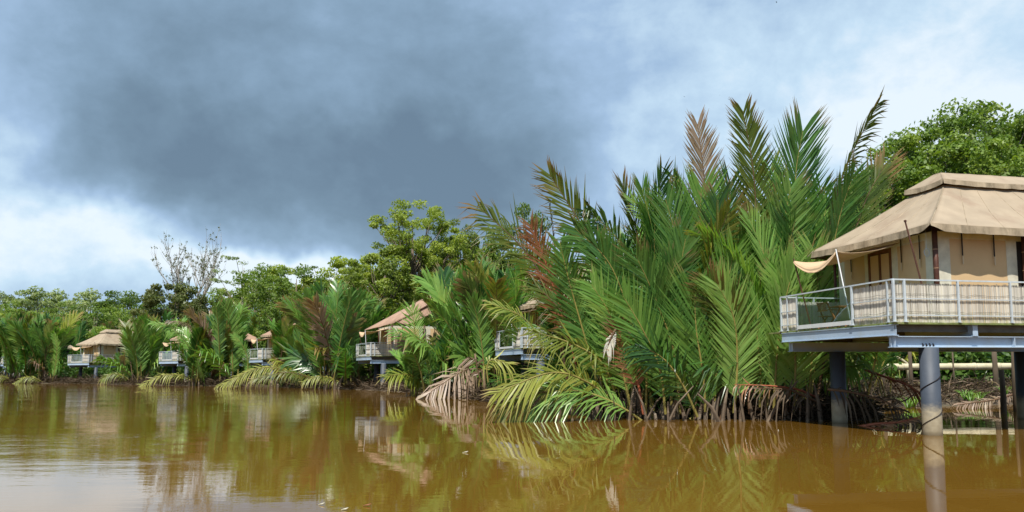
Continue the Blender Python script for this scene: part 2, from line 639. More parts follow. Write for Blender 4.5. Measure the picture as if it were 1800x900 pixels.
def frond_mesh(pts, normal, mat, width=1.2, t0=0.2, pitchlen=0.115, ang=(48, 24), fold=18, droop=0.25, lw=0.075, miss=0.03, r0=0.055,
               twist=0.0, shag=0.28, sides=(1, 1)):
    """one feather-shaped frond: a tapering rachis with leaflets along both sides.
    pts: points along the rachis; normal: the face of the blade"""
    N = 26
    C = catmull(pts, N)
    seg = np.linalg.norm(np.diff(C, axis=0), axis=1)
    s = np.concatenate([[0], np.cumsum(seg)])
    Ltot = s[-1]
    s /= Ltot
    nrm = np.array(normal, float)
    # rachis tube
    nr = 5
    T = norm(np.gradient(C, axis=0))
    S = norm(np.cross(T, nrm))
    B = norm(np.cross(S, T))
    rad = r0 * (1 - s) ** 0.8 + 0.010
    ang_ = np.arange(nr) / nr * 2 * math.pi
    V = (C[:, None, :] + (S[:, None, :] * np.cos(ang_)[None, :, None] + B[:, None, :] * np.sin(ang_)[None, :, None] * 0.7) * rad[:, None, None]).reshape(-1, 3)
    quads = []
    for i in range(N):
        for k in range(nr):
            k2 = (k + 1) % nr
            quads.append((i * nr + k, i * nr + k2, (i + 1) * nr + k2, (i + 1) * nr + k))
    quads = np.array(quads)
    nq0 = len(quads)
    n = max(10, int(Ltot * (1 - t0) / pitchlen))
    vs, qs, ts, rn, tp = [V], [quads], [], [np.full(len(V), 0.5)], [np.zeros(len(V))]
    off = len(V)
    for sgn, on in zip((-1, 1), sides):
        if not on:
            continue
        t = t0 + (1 - t0) * (np.arange(n) + rng.random(n) * 0.35) / n
        t = np.clip(t, 0, 0.999)
        keep = rng.random(n) > miss
        t = t[keep]
        k = len(t)
        P = np.stack([np.interp(t, s, C[:, j]) for j in range(3)], 1)
        Tt = norm(np.stack([np.interp(t, s, T[:, j]) for j in range(3)], 1))
        St = norm(np.cross(Tt, nrm)) * sgn
        Bt = norm(np.cross(St * sgn, Tt))
        u = (t - t0) / (1 - t0)
        if twist:
            tw = twist * u
            St, Bt = St * np.cos(tw)[:, None] + Bt * np.sin(tw * sgn)[:, None], Bt * np.cos(tw)[:, None] - St * np.sin(tw * sgn)[:, None]
        a = np.radians(ang[0] + (ang[1] - ang[0]) * u + rng.normal(0, 2.5, k))
        b = np.radians(fold + rng.normal(0, 5, k))
        dirv = norm(Tt * np.cos(a)[:, None] + (St * np.cos(b)[:, None] + Bt * np.sin(b)[:, None]) * np.sin(a)[:, None])
        prof = np.minimum(1, 0.55 + 2.8 * u) * (1 - 0.55 * u ** 5)
        L = width * prof * (1 + rng.normal(0, 0.07, k)) / np.maximum(0.5, np.sin(a)) * 0.72
        dr = droop * (1 + rng.normal(0, shag, k) * 2)
        # a leaflet is a folded blade of two lengths
        down = np.zeros((k, 3))
        down[:, 2] = -1
        mid = P + dirv * (L * 0.5)[:, None] + down * (L * dr * 0.22)[:, None]
        tip = P + dirv * (L * 1.0)[:, None] * (1 - 0.15 * np.clip(dr, 0, 2))[:, None] + down * (L * dr * 0.9)[:, None]
        wv = norm(np.cross(dirv, Bt + rng.normal(0, 0.16, (k, 3)))) * (lw * 0.5 * (0.75 + 0.5 * rng.random(k)))[:, None]
        ws = wv * 0.55
        vv = np.stack([P - ws, P + ws, mid - wv, mid + wv, tip], 1).reshape(-1, 3)
        base = off + np.arange(k) * 5
        qs.append(np.stack([base, base + 1, base + 3, base + 2], 1))
        ts.append(np.stack([base + 2, base + 3, base + 4], 1))
        r_ = rng.random(k)
        rn.append(np.repeat(r_, 5))
        tp.append((np.tile(np.array([0, 0, 0.45, 0.45, 0.85]), k) + np.repeat(u ** 3, 5) * 0.4))
        vs.append(vv)
        off += len(vv)
    V = np.concatenate(vs)
    Q = np.concatenate(qs)
    Tt_ = np.concatenate(ts) if ts else np.zeros((0, 3), int)
    midx = np.concatenate([np.zeros(nq0), np.ones(len(Q) - nq0 + len(Tt_))])
    return np_mesh('frond', V, (Q, Tt_), [M[RACHIS.get(mat, 'rachis_brown')], M[mat]], midx, {'rnd': np.concatenate(rn), 'tip': np.concatenate(tp)})


def grow_pts(L, az, lean, bend, n=6, curl=0.0):
    """points of a rachis growing from the origin: lean from vertical at the base, bending over by bend at the tip"""
    p = np.zeros(3)
    out = [p.copy()]
    for i in range(n):
        t = (i + 0.5) / n
        th = lean + bend * t ** 1.7
        a = az + curl * t
        p = p + np.array([math.sin(th) * math.cos(a), math.sin(th) * math.sin(a), math.cos(th)]) * L / n
        out.append(p.copy())
    return out


def stub_mesh(n, rad, hmax, seed=0):
    """old leaf bases: tapered spikes leaning out of the mud"""
    b = MB()
    rr = random.Random(seed)
    for i in range(n):
        a = rr.random() * 2 * math.pi
        d = rad * math.sqrt(rr.random())
        x, y = d * math.cos(a), d * math.sin(a) * 0.6
        h = hmax * (0.3 + 0.7 * rr.random() ** 1.5)
        ln = rr.gauss(0, 0.28)
        r = 0.05 + 0.05 * rr.random()
        b.tube([(x, y, -0.5), (x + ln * h * 0.4, y, h * 0.5), (x + ln * h, y + rr.gauss(0, 0.1), h)], [r * 1.3, r, r * 0.35], 5, r=rr.random())
    return b


def palm(loc, H, nf, mix, seed, name='nipa_palm', stubs=14, spread=1.0, rad=0.8, low=2, pitchlen=0.13, wid=1.15, azlim=None, lk=1.0):
    """clump of long upright fronds without a trunk"""
    global rng
    rr = random.Random(seed)
    root = empty(name, loc)
    for i in range(nf):
        az = rr.random() * 2 * math.pi if azlim is None else rr.uniform(*azlim)
        islow = i < low
        if islow:
            lean, bend, L = R(rr.uniform(35, 58)) * spread, R(rr.uniform(35, 65)), H * rr.uniform(0.5, 0.75)
        else:
            lean, bend, L = R(rr.uniform(2, 24)) * spread, R(rr.uniform(8, 48)), H * rr.uniform(0.72, 1.04)
        pts = grow_pts(L, az, lean, bend, curl=rr.uniform(-0.4, 0.4))
        bx, by = rr.gauss(0, rad * 0.5), rr.gauss(0, rad * 0.4)
        pts = [p + np.array([bx, by, 0]) for p in pts]
        # blade faces inwards, twisted by a random angle
        tx = pts[4] - pts[1]
        tx /= np.linalg.norm(tx)
        inn = -np.array([math.cos(az), math.sin(az), -0.35])
        side = np.cross(tx, inn)
        tw = rr.uniform(-1.0, 1.0)
        nrm = inn * math.cos(tw) + side * math.sin(tw)
        m = rr.choices(list(mix.keys()), list(mix.values()))[0]
        me = frond_mesh(pts, nrm, m, width=wid * rr.uniform(0.8, 1.15), t0=rr.uniform(0.16, 0.30), pitchlen=pitchlen,
                        fold=rr.uniform(5, 35), droop=rr.uniform(0.05, 0.4) if not islow else 0.6, lw=0.072 * pitchlen / 0.08 * lk,
                        miss=0.03 if m in ('palm_green', 'palm_bright') else 0.15, twist=rr.uniform(-0.6, 0.6))
        o = link('frond', me, root)
        if m in LAB:
            o['label'] = LAB[m]
    if stubs:
        stub_mesh(stubs, rad * 1.5, 1.3, seed).build('leaf_base', 'stub', root, rnd=True)
    return root


LAB = {'palm_yellow': 'yellowing frond', 'palm_tan': 'dry tan frond', 'palm_rust': 'rust-red dying frond', 'palm_dead': 'dead brown frond',
       'palm_olive': 'olive frond with browning tips'}

# ------------------------------------------------------------------ setting: water, river bank
BANK = [(-400, 165), (-150, 142), (-82, 129), (-64.8, 122), (-44.2, 104), (-30.3, 95), (-20.4, 85), (-13.5, 76), (-6.3, 64), (-4.2, 59), (-0.6, 45), (1.3, 39),
        (4.6, 33.5), (7.5, 31.2), (10, 30), (12.6, 29.5), (15.0, 33), (18, 39), (24, 41), (40, 43), (90, 50), (400, 80)]
_bx = np.array([p[0] for p in BANK])
_by = np.array([p[1] for p in BANK])


def bank_px(px):
    return float(np.interp(px, [0, 150, 300, 450, 560, 650, 760, 800, 880, 950], [129, 122, 104, 95, 85, 76, 64, 59, 45, 39]))


def row(px, Y):
    """depth of a plant: its distance behind the waterline"""
    old = float(np.interp(px, [0, 200, 400, 630, 760, 900], [97, 90, 82, 77, 63, 42]))
    return bank_px(px) + (Y - old) * 1.1


def bank_y(x):
    return float(np.interp(x, _bx, _by))


def ground_z(x, y):
    d = y - bank_y(x)
    if -14 < x < 2:
        d *= 0.45
    z = max(-1.6, min(0.55, 0.02 + d * 0.16)) if d < 0 else min(0.6, 0.02 + d * 0.10)
    return z + 0.10 * mnoise.noise(Vector((x * 0.5, y * 0.5, 0))) + 0.05 * mnoise.noise(Vector((x * 2.1, y * 2.1, 3)))


xs = np.concatenate([np.linspace(-2500, -420, 8), np.linspace(-400, -110, 20), np.linspace(-100, -16, 70), np.linspace(-15, 30, 120), np.linspace(32, 100, 40), np.linspace(110, 2500, 20)])
ys = np.concatenate([np.linspace(-600, 10, 8), np.linspace(14, 26, 10), np.linspace(27, 48, 80), np.linspace(49, 120, 90), np.linspace(125, 300, 20), np.linspace(350, 4500, 16)])
gv = [(x, y, ground_z(x, y)) for y in ys for x in xs]
W_ = len(xs)
gf = [(j * W_ + i, j * W_ + i + 1, (j + 1) * W_ + i + 1, (j + 1) * W_ + i) for j in range(len(ys) - 1) for i in range(W_ - 1)]
b = MB()
b.v, b.f, b.r = gv, gf, [0.5] * len(gv)
o = b.build('ground', 'mud', smooth=True)
tag(o, 'muddy river bank and bed under the palms', None, kind='structure')
b = MB()
b.add([(-2500, -600, 0), (2500, -600, 0), (2500, 4500, 0), (-2500, 4500, 0)], [(0, 1, 2, 3)])
tag(b.build('river_water', 'river_water'), 'calm brown river water reflecting palms and cloud', None, kind='structure')

# ------------------------------------------------------------------ the stilt houses
YAW = R(12.6)
ZD = 3.19     # deck top
ZR = 4.40     # rail top
ZE = 6.16     # eave
ZC = 8.00     # cap edge
ZT = 8.62


def ibeam(b, axis, u0, u1, w, z0, z1, fl=0.11, th=0.02, web=0.03):
    """I-beam along axis 'f' or 's' at cross position w"""
    def bx(a0, a1, c0, c1, zz0, zz1):
        if axis == 'f':
            b.box((a0, c0, zz0), (a1, c1, zz1))
        else:
            b.box((c0, a0, zz0), (c1, a1, zz1))
    bx(u0, u1, w - fl, w + fl, z1 - th, z1)
    bx(u0, u1, w - fl, w + fl, z0, z0 + th)
    bx(u0 + 0.002, u1 - 0.002, w - web / 2, w + web / 2, z0 + th, z1 - th)


def slats(b, along, p0, p1, w, z0, z1, rr):
    x = p0
    while x < p1 - 0.012:
        d = rr.uniform(0.022, 0.036)
        off = rr.uniform(-0.006, 0.006)
        top = z1 + rr.gauss(0, 0.012)
        bot = z0 + rr.uniform(-0.03, 0.01)
        r = rr.random()
        lean = rr.gauss(0, 0.006)
        if along == 'f':
            vs = [(x, w + off, bot), (x + d / 2, w + off - 0.013, bot), (x + d, w + off, bot), (x + lean, w + off, top), (x + d / 2 + lean, w + off - 0.013, top), (x + d + lean, w + off, top)]
        else:
            vs = [(w + off, x, bot), (w + off - 0.013, x + d / 2, bot), (w + off, x + d, bot), (w + off, x + lean, top), (w + off - 0.013, x + d / 2 + lean, top), (w + off, x + d + lean, top)]
        b.add(vs, [(0, 1, 4, 3), (1, 2, 5, 4), (2, 0, 3, 5), (3, 4, 5)], r)
        x += d + 0.004


def crisp(o):
    for p in o.data.polygons:
        p.use_smooth = abs(p.normal.z) > 0.3


def make_house(FL=11.8):
    """FL: eave length along the front. Local axes: x along the front, y away from the water."""
    rr = random.Random(3)
    h = empty('stilt_house')
    SL = 5.85          # deck side length
    FE = 10.6          # deck front length
    # --- piles
    for (pf, ps) in [(1.25, 0.22), (2.0, 5.6), (7.4, 0.22), (9.8, 5.6)]:
        b = MB()
        b.tube([(pf, ps, -1.8), (pf, ps, 2.475)], 0.262, 24)
        p = b.build('pile', 'pile_steel', h, smooth=False)
        for q in p.data.polygons:
            q.use_smooth = len(q.vertices) == 4
    # rope wound up the front pile
    b = MB()
    pts = []
    for i in range(64):
        a = i / 63 * 2 * math.pi * 2.2 + 1.9
        z = 0.12 + 2.2 * i / 63 + 0.0
        pts.append((1.25 + 0.272 * math.cos(a), 0.22 + 0.272 * math.sin(a), z))
    b.tube(pts, 0.011, 5)
    b.build('rope', 'black_strap', h)
    # --- lower beams along the front
    for k, (bs, bf0) in enumerate([(0.22, 0.02), (5.6, 0.15)]):
        b = MB()
        ibeam(b, 'f', bf0, FE, bs, 2.48, 2.80, fl=0.13)
        for fx in (bf0 + 0.05, 4.1):
            b.box((fx - 0.012, bs - 0.12, 2.505), (fx + 0.012, bs + 0.12, 2.775))
        if k == 0:
            bolts = []
            for i in range(4):
                b2 = MB()
                bolts.append(b2)
                b2.tube([(1.05 + i * 0.115, bs - 0.016, 2.54), (1.05 + i * 0.115, bs - 0.055, 2.54)], 0.022, 6)
                b2.tube([(1.055 + i * 0.115, bs - 0.03, 2.56), (1.03 + i * 0.115, bs - 0.03, 2.60)], 0.012, 5)
        ob = b.build('lower_beam', 'beam_steel', h)
        if k == 0:
            for b2 in bolts:
                b2.build('bolt', 'black_strap', ob)
    # --- upper joists running back, the first one is the fascia under the deck side
    for k, jf in enumerate((0.06, 2.72, 5.4, 8.1, 9.9)):
        b = MB()
        ibeam(b, 's', 0.03 if k == 0 else 0.06, SL, jf, 2.81, 3.13, fl=0.09)
        if k == 0:
            b.box((jf - 0.06, 0.035, 2.832), (jf - 0.045, SL - 0.01, 3.108))
        else:
            b.box((jf - 0.085, 0.065, 2.832), (jf + 0.085, 0.075, 3.108))
        b.build('joist', 'beam_steel', h)
    b = MB()
    b.box((0.2, 0.34, 2.93), (FE, 0.42, 3.125))
    b.box((0.2, 3.0, 2.93), (FE, 3.08, 3.125))
    b.box((0.2, 5.7, 2.83), (FE, 5.78, 3.125))
    b.build('cross_joist', 'beam_shaded', h)
    # --- deck boards
    b = MB()
    x = 0.0
    y = -0.02
    while y < 6.6:
        b.box((0.0 + rr.uniform(-0.02, 0.0), y, 3.135), (FE, y + 0.135, ZD - rr.uniform(0, 0.006)))
        y += 0.14
    d = b.build('deck_board', 'moss_board', h)
    d['kind'] = 'stuff'
    # --- railing
    rail = MB()
    for z, t_ in ((ZR, 0.024), (ZD + 0.67, 0.014), (ZD + 0.20, 0.014)):
        rail.bar((0, 0, z), (FE, 0, z), t_ * 2, t_ * 1.8)
        if z == ZR:
            rail.bar((0, 0, z + 0.001), (0, SL, z + 0.001), t_ * 2, t_ * 1.8)
        else:
            rail.bar((0, 0, z), (0, 1.85, z), t_ * 2, t_ * 1.8)
            rail.bar((0, 4.87, z), (0, SL, z), t_ * 2, t_ * 1.8)
        rail.bar((0, SL, z), (2.6, SL, z), t_ * 2, t_ * 1.8)
    ra = rail.build('railing', 'rail_steel', h)
    posts = [(0, 0, 0.03), (0.35, 0, 0.03), (2.13, 0, 0.025), (3.93, 0, 0.025), (5.73, 0, 0.025), (7.53, 0, 0.025), (9.3, 0, 0.025), (10.57, 0, 0.025),
             (0, 0.26, 0.022), (0, 1.87, 0.03), (0, 4.85, 0.022), (0, 5.45, 0.018), (0, SL, 0.028), (1.3, SL, 0.025), (2.6, SL, 0.025)]
    for (pf, ps, w) in posts:
        b = MB()
        b.box((pf - w, ps - w - 0.012, ZD), (pf + w, ps + w - 0.012, ZR - 0.012))
        b.box((pf - w * 2.2, ps - w * 2.2, ZD + 0.003), (pf + w * 2.2, ps + w * 2.2, ZD + 0.02))
        b.build('railing_post', 'rail_steel', ra)
    for (al, p0, p1, w, z0, z1) in [('f', 0.03, FE, 0.045, ZD + 0.0, ZR - 0.10), ('s', 0.05, 1.82, 0.045, ZD, ZR - 0.10), ('s', 4.88, SL - 0.03, 0.045, ZD, ZR - 0.10),
                                    ('f', 0.05, 2.6, SL - 0.04, ZD, ZR - 0.15)]:
        b = MB()
        slats(b, al, p0, p1, w, z0, z1, rr)
        s_ = b.build('bamboo_screen', 'bamboo_slat', h, rnd=True)
        s_['kind'] = 'stuff'
    # lashing wires sagging along the screens
    b = MB()
    for z in (ZD + 0.80, ZD + 0.30):
        b.tube([(0.03 + i * 0.3, 0.018, z + rr.gauss(0, 0.018)) for i in range(30)], 0.004, 4)
        b.tube([(0.018, 0.05 + i * 0.22, z + rr.gauss(0, 0.018)) for i in range(9)], 0.004, 4)
    b.build('lashing', 'black_strap', h)
    # glass in the side railing
    b = MB()
    b.box((-0.006, 1.93, ZD + 0.15), (0.006, 4.80, ZR - 0.03))
    g = b.build('glass_panel', 'glass', h)
    b = MB()
    b.box((-0.03, 1.92, ZD + 0.03), (0.03, 4.82, ZD + 0.16))
    b.build('kick_plate', 'white_plate', h)
    # --- tent walls
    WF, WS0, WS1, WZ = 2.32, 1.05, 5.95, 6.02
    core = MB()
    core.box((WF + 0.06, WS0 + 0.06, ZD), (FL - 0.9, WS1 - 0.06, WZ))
    core.build('tent_shade_core', 'hollow_shade', h)  # solid block, its dark colour stands for the unlit inside

    def wall(al, p0, p1, w, mat, z0=ZD + 0.02, z1=WZ, proud=0.0, name='wall_panel', th=0.05):
        b = MB()
        if al == 'f':
            b.box((p0, w - proud, z0), (p1, w + th, z1))
        else:
            b.box((w - proud, p0, z0), (w + th, p1, z1))
        return b.build(name, mat, h)
    wall('s', WS0 + 0.02, WS1, WF + 0.012, 'trim_canvas', z0=WZ - 0.22, z1=WZ + 0.02, proud=0.012, name='wall_trim', th=0.04)
    for (a, c) in ((1.08, 1.43), (2.68, 2.96), (4.12, 4.32), (5.43, 5.78)):
        wall('s', a, c, WF, 'trim_canvas', z1=WZ - 0.22, proud=0.008, name='wall_trim')
    for (a, c) in ((1.43, 2.68), (4.32, 5.43)):
        wall('s', a, c, WF, 'wall_canvas', z1=WZ - 0.22)
    # doorway with brown leaves
    b = MB()
    for (a, c) in ((2.96, 3.06), (3.50, 3.58), (4.04, 4.12)):
        b.box((WF - 0.03, a, ZD + 0.02), (WF + 0.05, c, WZ - 0.22))
    b.box((WF - 0.03, 3.06, WZ - 0.34), (WF + 0.05, 4.04, WZ - 0.223))
    dr = b.build('door', 'door_wood', h)
    b = MB()
    b.box((WF + 0.0, 3.07, ZD + 0.05), (WF + 0.04, 3.49, WZ - 0.36))
    b.box((WF + 0.0, 3.59, ZD + 0.05), (WF + 0.04, 4.03, WZ - 0.36))
    b.build('door_curtain', 'wall_canvas', dr)
    # front bays
    wall('f', WF + 0.02, FL - 0.9, WS0 + 0.012, 'trim_canvas', z0=WZ - 0.20, z1=WZ + 0.02, proud=0.012, name='wall_trim', th=0.04)
    f0 = 2.2
    while f0 < FL - 4:
        for (a, c) in ((f0 + 0.13, f0 + 0.66), (f0 + 2.70, f0 + 3.08)):
            wall('f', a, c, WS0, 'trim_canvas', z1=WZ - 0.20, proud=0.008, name='wall_trim')
        wall('f', f0 + 0.66, f0 + 2.70, WS0, 'wall_canvas', z1=WZ - 0.20)
        # bamboo post with cane rings
        b = MB()
        b.tube([(f0 + 0.02, WS0 - 0.16, ZD), (f0 + 0.02, WS0 - 0.16, WZ + 0.12)], 0.075, 10)
        po = b.build('bamboo_post', 'dark_bamboo', h, smooth=True)
        for z in (4.30, 4.88, 5.45):
            b = MB()
            b.tube([(f0 + 0.02, WS0 - 0.16, z - 0.012), (f0 + 0.02, WS0 - 0.16, z + 0.012)], 0.081, 10)
            b.build('cane_ring', 'bamboo_ring', po)
        # tie straps hanging over the roll-up window
        for tx in (f0 + 1.07, f0 + 2.22):
            b = MB()
            b.box((tx - 0.02, WS0 - 0.06, 5.30), (tx + 0.02, WS0 - 0.045, 6.02))
            t_ = b.build('tie_strap', 'black_strap', h)
            b = MB()
            b.box((tx - 0.018, WS0 - 0.07, 5.04), (tx + 0.018, WS0 - 0.05, 5.30))
            b.build('strap_end', 'strap_end', t_)
        f0 += 3.2
    for ts in (1.62, 2.45, 5.0):
        b = MB()
        b.box((WF - 0.055, ts - 0.018, 5.25), (WF - 0.04, ts + 0.018, 6.0))
        t_ = b.build('tie_strap', 'black_strap', h)
        b = MB()
        b.box((WF - 0.065, ts - 0.016, 5.0), (WF - 0.045, ts + 0.016, 5.25))
        b.build('strap_end', 'strap_end', t_)
    for (pf, ps) in ((WF - 0.06, WS1 - 0.03), (WF - 0.05, 1.0)):
        b = MB()
        b.tube([(pf, ps, ZD), (pf, ps, WZ + 0.1)], 0.05, 8)
        b.build('bamboo_post', 'dark_bamboo', h, smooth=True)
    # hanging wire lantern hook by the corner
    b = MB()
    b.tube([(2.05, 1.05, 6.05), (2.05, 1.05, 5.5)], 0.008, 4)
    b.tube([(2.05 + 0.09 * math.cos(a), 1.05, 5.38 + 0.12 * math.sin(a)) for a in np.linspace(0, 2 * math.pi, 13)], 0.012, 5)
    b.build('wire_hook', 'rail_steel', h)
    # --- roof: sagging canvas panels from eave up to the cap
    e0, e1, s0, s1 = 1.75, FL, 0.50, 6.80
    c0, c1, t0_, t1_ = 4.45, FL - 2.7, 2.95, 4.35

    def panel(pa, pb, qa, qb, sag=0.16, wob=0.03, seed=0):
        pa, pb, qa, qb = map(Vector, (pa, pb, qa, qb))

        def fn(u, v):
            lo = pa.lerp(pb, u)
            hi = qa.lerp(qb, u)
            p = lo.lerp(hi, v)
            p.z -= sag * 4 * v * (1 - v) * (0.45 + 0.55 * min(1, 6 * min(u, 1 - u)))
            p.z -= 0.07 * (1 - v) ** 3 * 4 * u * (1 - u)
            p.z += wob * mnoise.noise(Vector((u * 9 + seed, v * 4, seed))) * min(1, 8 * min(u, 1 - u))
            return p
        return fn
    C = {'a': (e0, s0, ZE), 'b': (e1, s0, ZE), 'c': (e1, s1, ZE), 'd': (e0, s1, ZE)}
    T_ = {'a': (c0, t0_, ZC), 'b': (c1, t0_, ZC), 'c': (c1, t1_, ZC), 'd': (c0, t1_, ZC)}
    b = MB()
    for i, (p, q) in enumerate((('a', 'b'), ('d', 'a'), ('b', 'c'), ('c', 'd'))):
        b.sheet(panel(C[p], C[q], T_[p], T_[q], seed=i * 7), 30, 12, 0.015)
    roof = b.build('roof', 'roof_canvas', h, smooth=True)
    crisp(roof)
    # sewn seams: thin ridges of doubled canvas down the slopes and hips
    b = MB()
    fr = panel(C['a'], C['b'], T_['a'], T_['b'], seed=0)
    sd = panel(C['d'], C['a'], T_['d'], T_['a'], seed=7)
    for fn, us in ((fr, (0.0, 0.13, 0.26, 0.40, 0.54, 0.68, 0.82)), (sd, (0.25, 0.5, 0.75))):
        for u in us:
            b.tube([fn(u, v / 12) + Vector((0, 0, 0.002)) for v in range(13)], 0.010 if u else 0.016, 4)
    b.build('seam', 'valance_canvas', roof)
    # eave hem rope
    # ragged valance hanging from the eave
    b = MB()

    def valance(p, q, drop, seed, cut0=0.0, cut1=0.0):
        p, q = Vector(p), Vector(q)
        n = max(6, int((q - p).length / 0.12))
        out = (q - p).normalized().cross(Vector((0, 0, 1)))
        vs, fs = [], []
        for i in range(n + 1):
            u = i / n
            a = p.lerp(q, u)
            a.z -= 0.07 * 4 * u * (1 - u)
            e = min(1.0, (u * (q - p).length) / 0.5) if cut0 else 1.0
            e = min(e, ((1 - u) * (q - p).length) / 0.5) if cut1 else e
            dd = drop * (0.35 + 0.65 * e) + 0.03 * mnoise.noise(Vector((u * 14 + seed, seed, 0)))
            w = out * (0.03 * math.sin(u * n * 0.9 + seed) * 0.6 + 0.02)
            for k in range(3):
                pt = a + w * k / 2 + out * 0.004 + Vector((0, 0, 0.012 - dd * k / 2))
                vs.append(pt)
        kk = len(vs)
        vs += [x - out * 0.012 for x in vs]
        for i in range(n):
            for k in range(2):
                a = i * 3 + k
                fs.append((a, a + 1, a + 4, a + 3))
                fs.append((a + kk, a + 3 + kk, a + 4 + kk, a + 1 + kk))
            fs.append((i * 3 + 2, i * 3 + 2 + kk, i * 3 + 5 + kk, i * 3 + 5))
        b.add(vs, fs)
    valance(C['a'], C['b'], 0.24, 1, cut0=1)
    valance(C['d'], C['a'], 0.22, 5, cut1=1)
    valance(C['b'], C['c'], 0.22, 9)
    valance(C['c'], C['d'], 0.22, 13)
    b.build('valance', 'valance_canvas', roof)
    # cap: a second small roof over a solid block coloured dark as a shaded gap
    k0, k1, m0, m1 = c0 - 0.22, c1 + 0.22, t0_ - 0.22, t1_ + 0.22
    CE = {'a': (k0, m0, ZC + 0.14), 'b': (k1, m0, ZC + 0.14), 'c': (k1, m1, ZC + 0.14), 'd': (k0, m1, ZC + 0.14)}
    r0_, r1_, rs0, rs1 = k0 + 0.55, k1 - 0.55, 3.45, 3.85
    CT = {'a': (r0_, rs0, ZT - 0.07), 'b': (r1_, rs0, ZT - 0.07), 'c': (r1_, rs1, ZT - 0.07), 'd': (r0_, rs1, ZT - 0.07)}
    b = MB()
    for i, (p, q) in enumerate((('a', 'b'), ('d', 'a'), ('b', 'c'), ('c', 'd'))):
        b.sheet(panel(CE[p], CE[q], CT[p], CT[q], sag=0.03, wob=0.015, seed=i * 5 + 40), 20, 5, 0.012)
    b.sheet(lambda u, v: Vector((r0_ + (r1_ - r0_) * u, rs0 + (rs1 - rs0) * v, ZT - 0.07 + 0.015 * math.sin(v * math.pi))), 10, 3, 0.012)
    cap = b.build('roof_cap', 'roof_canvas', h, smooth=True)
    crisp(cap)
    b = MB()
    valance(CE['a'], CE['b'], 0.17, 21)
    valance(CE['d'], CE['a'], 0.17, 25)
    valance(CE['b'], CE['c'], 0.17, 29)
    valance(CE['c'], CE['d'], 0.17, 33)
    b.build('valance', 'valance_canvas', cap)
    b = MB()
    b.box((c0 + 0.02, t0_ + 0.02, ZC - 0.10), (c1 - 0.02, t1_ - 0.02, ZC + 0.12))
    b.build('vent_gap_shade', 'hollow_shade', h)  # block painted dark in place of the shade below the cap
    # --- awning slung out over the deck side
    P1, P2 = Vector((0.10, 2.70, 5.60)), Vector((0.10, 5.10, 5.62))
    Q1, Q2 = Vector((2.28, 2.45, 5.92)), Vector((2.28, 5.10, 5.92))

    def aw(u, v):   # u along the outer edge, v from outer to wall
        p = P1.lerp(P2, u).lerp(Q1.lerp(Q2, u), v)
        p.z -= 0.36 * 4 * u * (1 - u) * (1 - v) ** 1.4 + 0.16 * 4 * v * (1 - v)
        p.z += 0.02 * mnoise.noise(Vector((u * 7, v * 3, 2)))
        return p
    b = MB()
    b.sheet(aw, 22, 14, 0.012)
    a_ = b.build('awning', 'awning_canvas', h, smooth=True)
    b = MB()
    b.sheet(lambda u, v: aw(u, 0) + Vector((-0.006 - 0.01 * v, 0, -0.20 * v * (0.4 + 0.6 * math.sin(math.pi * min(1, max(0, u)))))), 22, 2, 0.008)
    b.build('awning_flap', 'awning_canvas', a_, smooth=True)
    b = MB()
    b.tube([(0.12, 2.08, ZD), P1 + Vector((0, 0, 0.06))], 0.02, 8)
    b.build('awning_pole', 'white_plate', h)
    b = MB()
    b.tube([(0.30, 2.30, ZD), P1 + Vector((0.02, 0.0, 0.04))], 0.018, 8)
    b.build('awning_pole', 'dark_bamboo', h)
    b = MB()
    b.tube([(0.35, 4.55, ZD), P2 + Vector((0, 0, 0.06))], 0.024, 8)
    b.build('awning_pole', 'dark_bamboo', h)
    b = MB()
    b.tube([(1.75, 0.62, ZD), (1.52, 1.26, 6.34)], 0.024, 8)
    b.tube([(1.522, 1.255, 6.33), (1.517, 1.265, 6.38)], 0.04, 8)
    b.build('leaning_pole', 'dark_bamboo', h)
    return h


def house_at(h, px, Y, yaw):
    x = atx(px, Y)
    h.location = (x, Y, 0)
    h.rotation_euler = (0, 0, yaw)


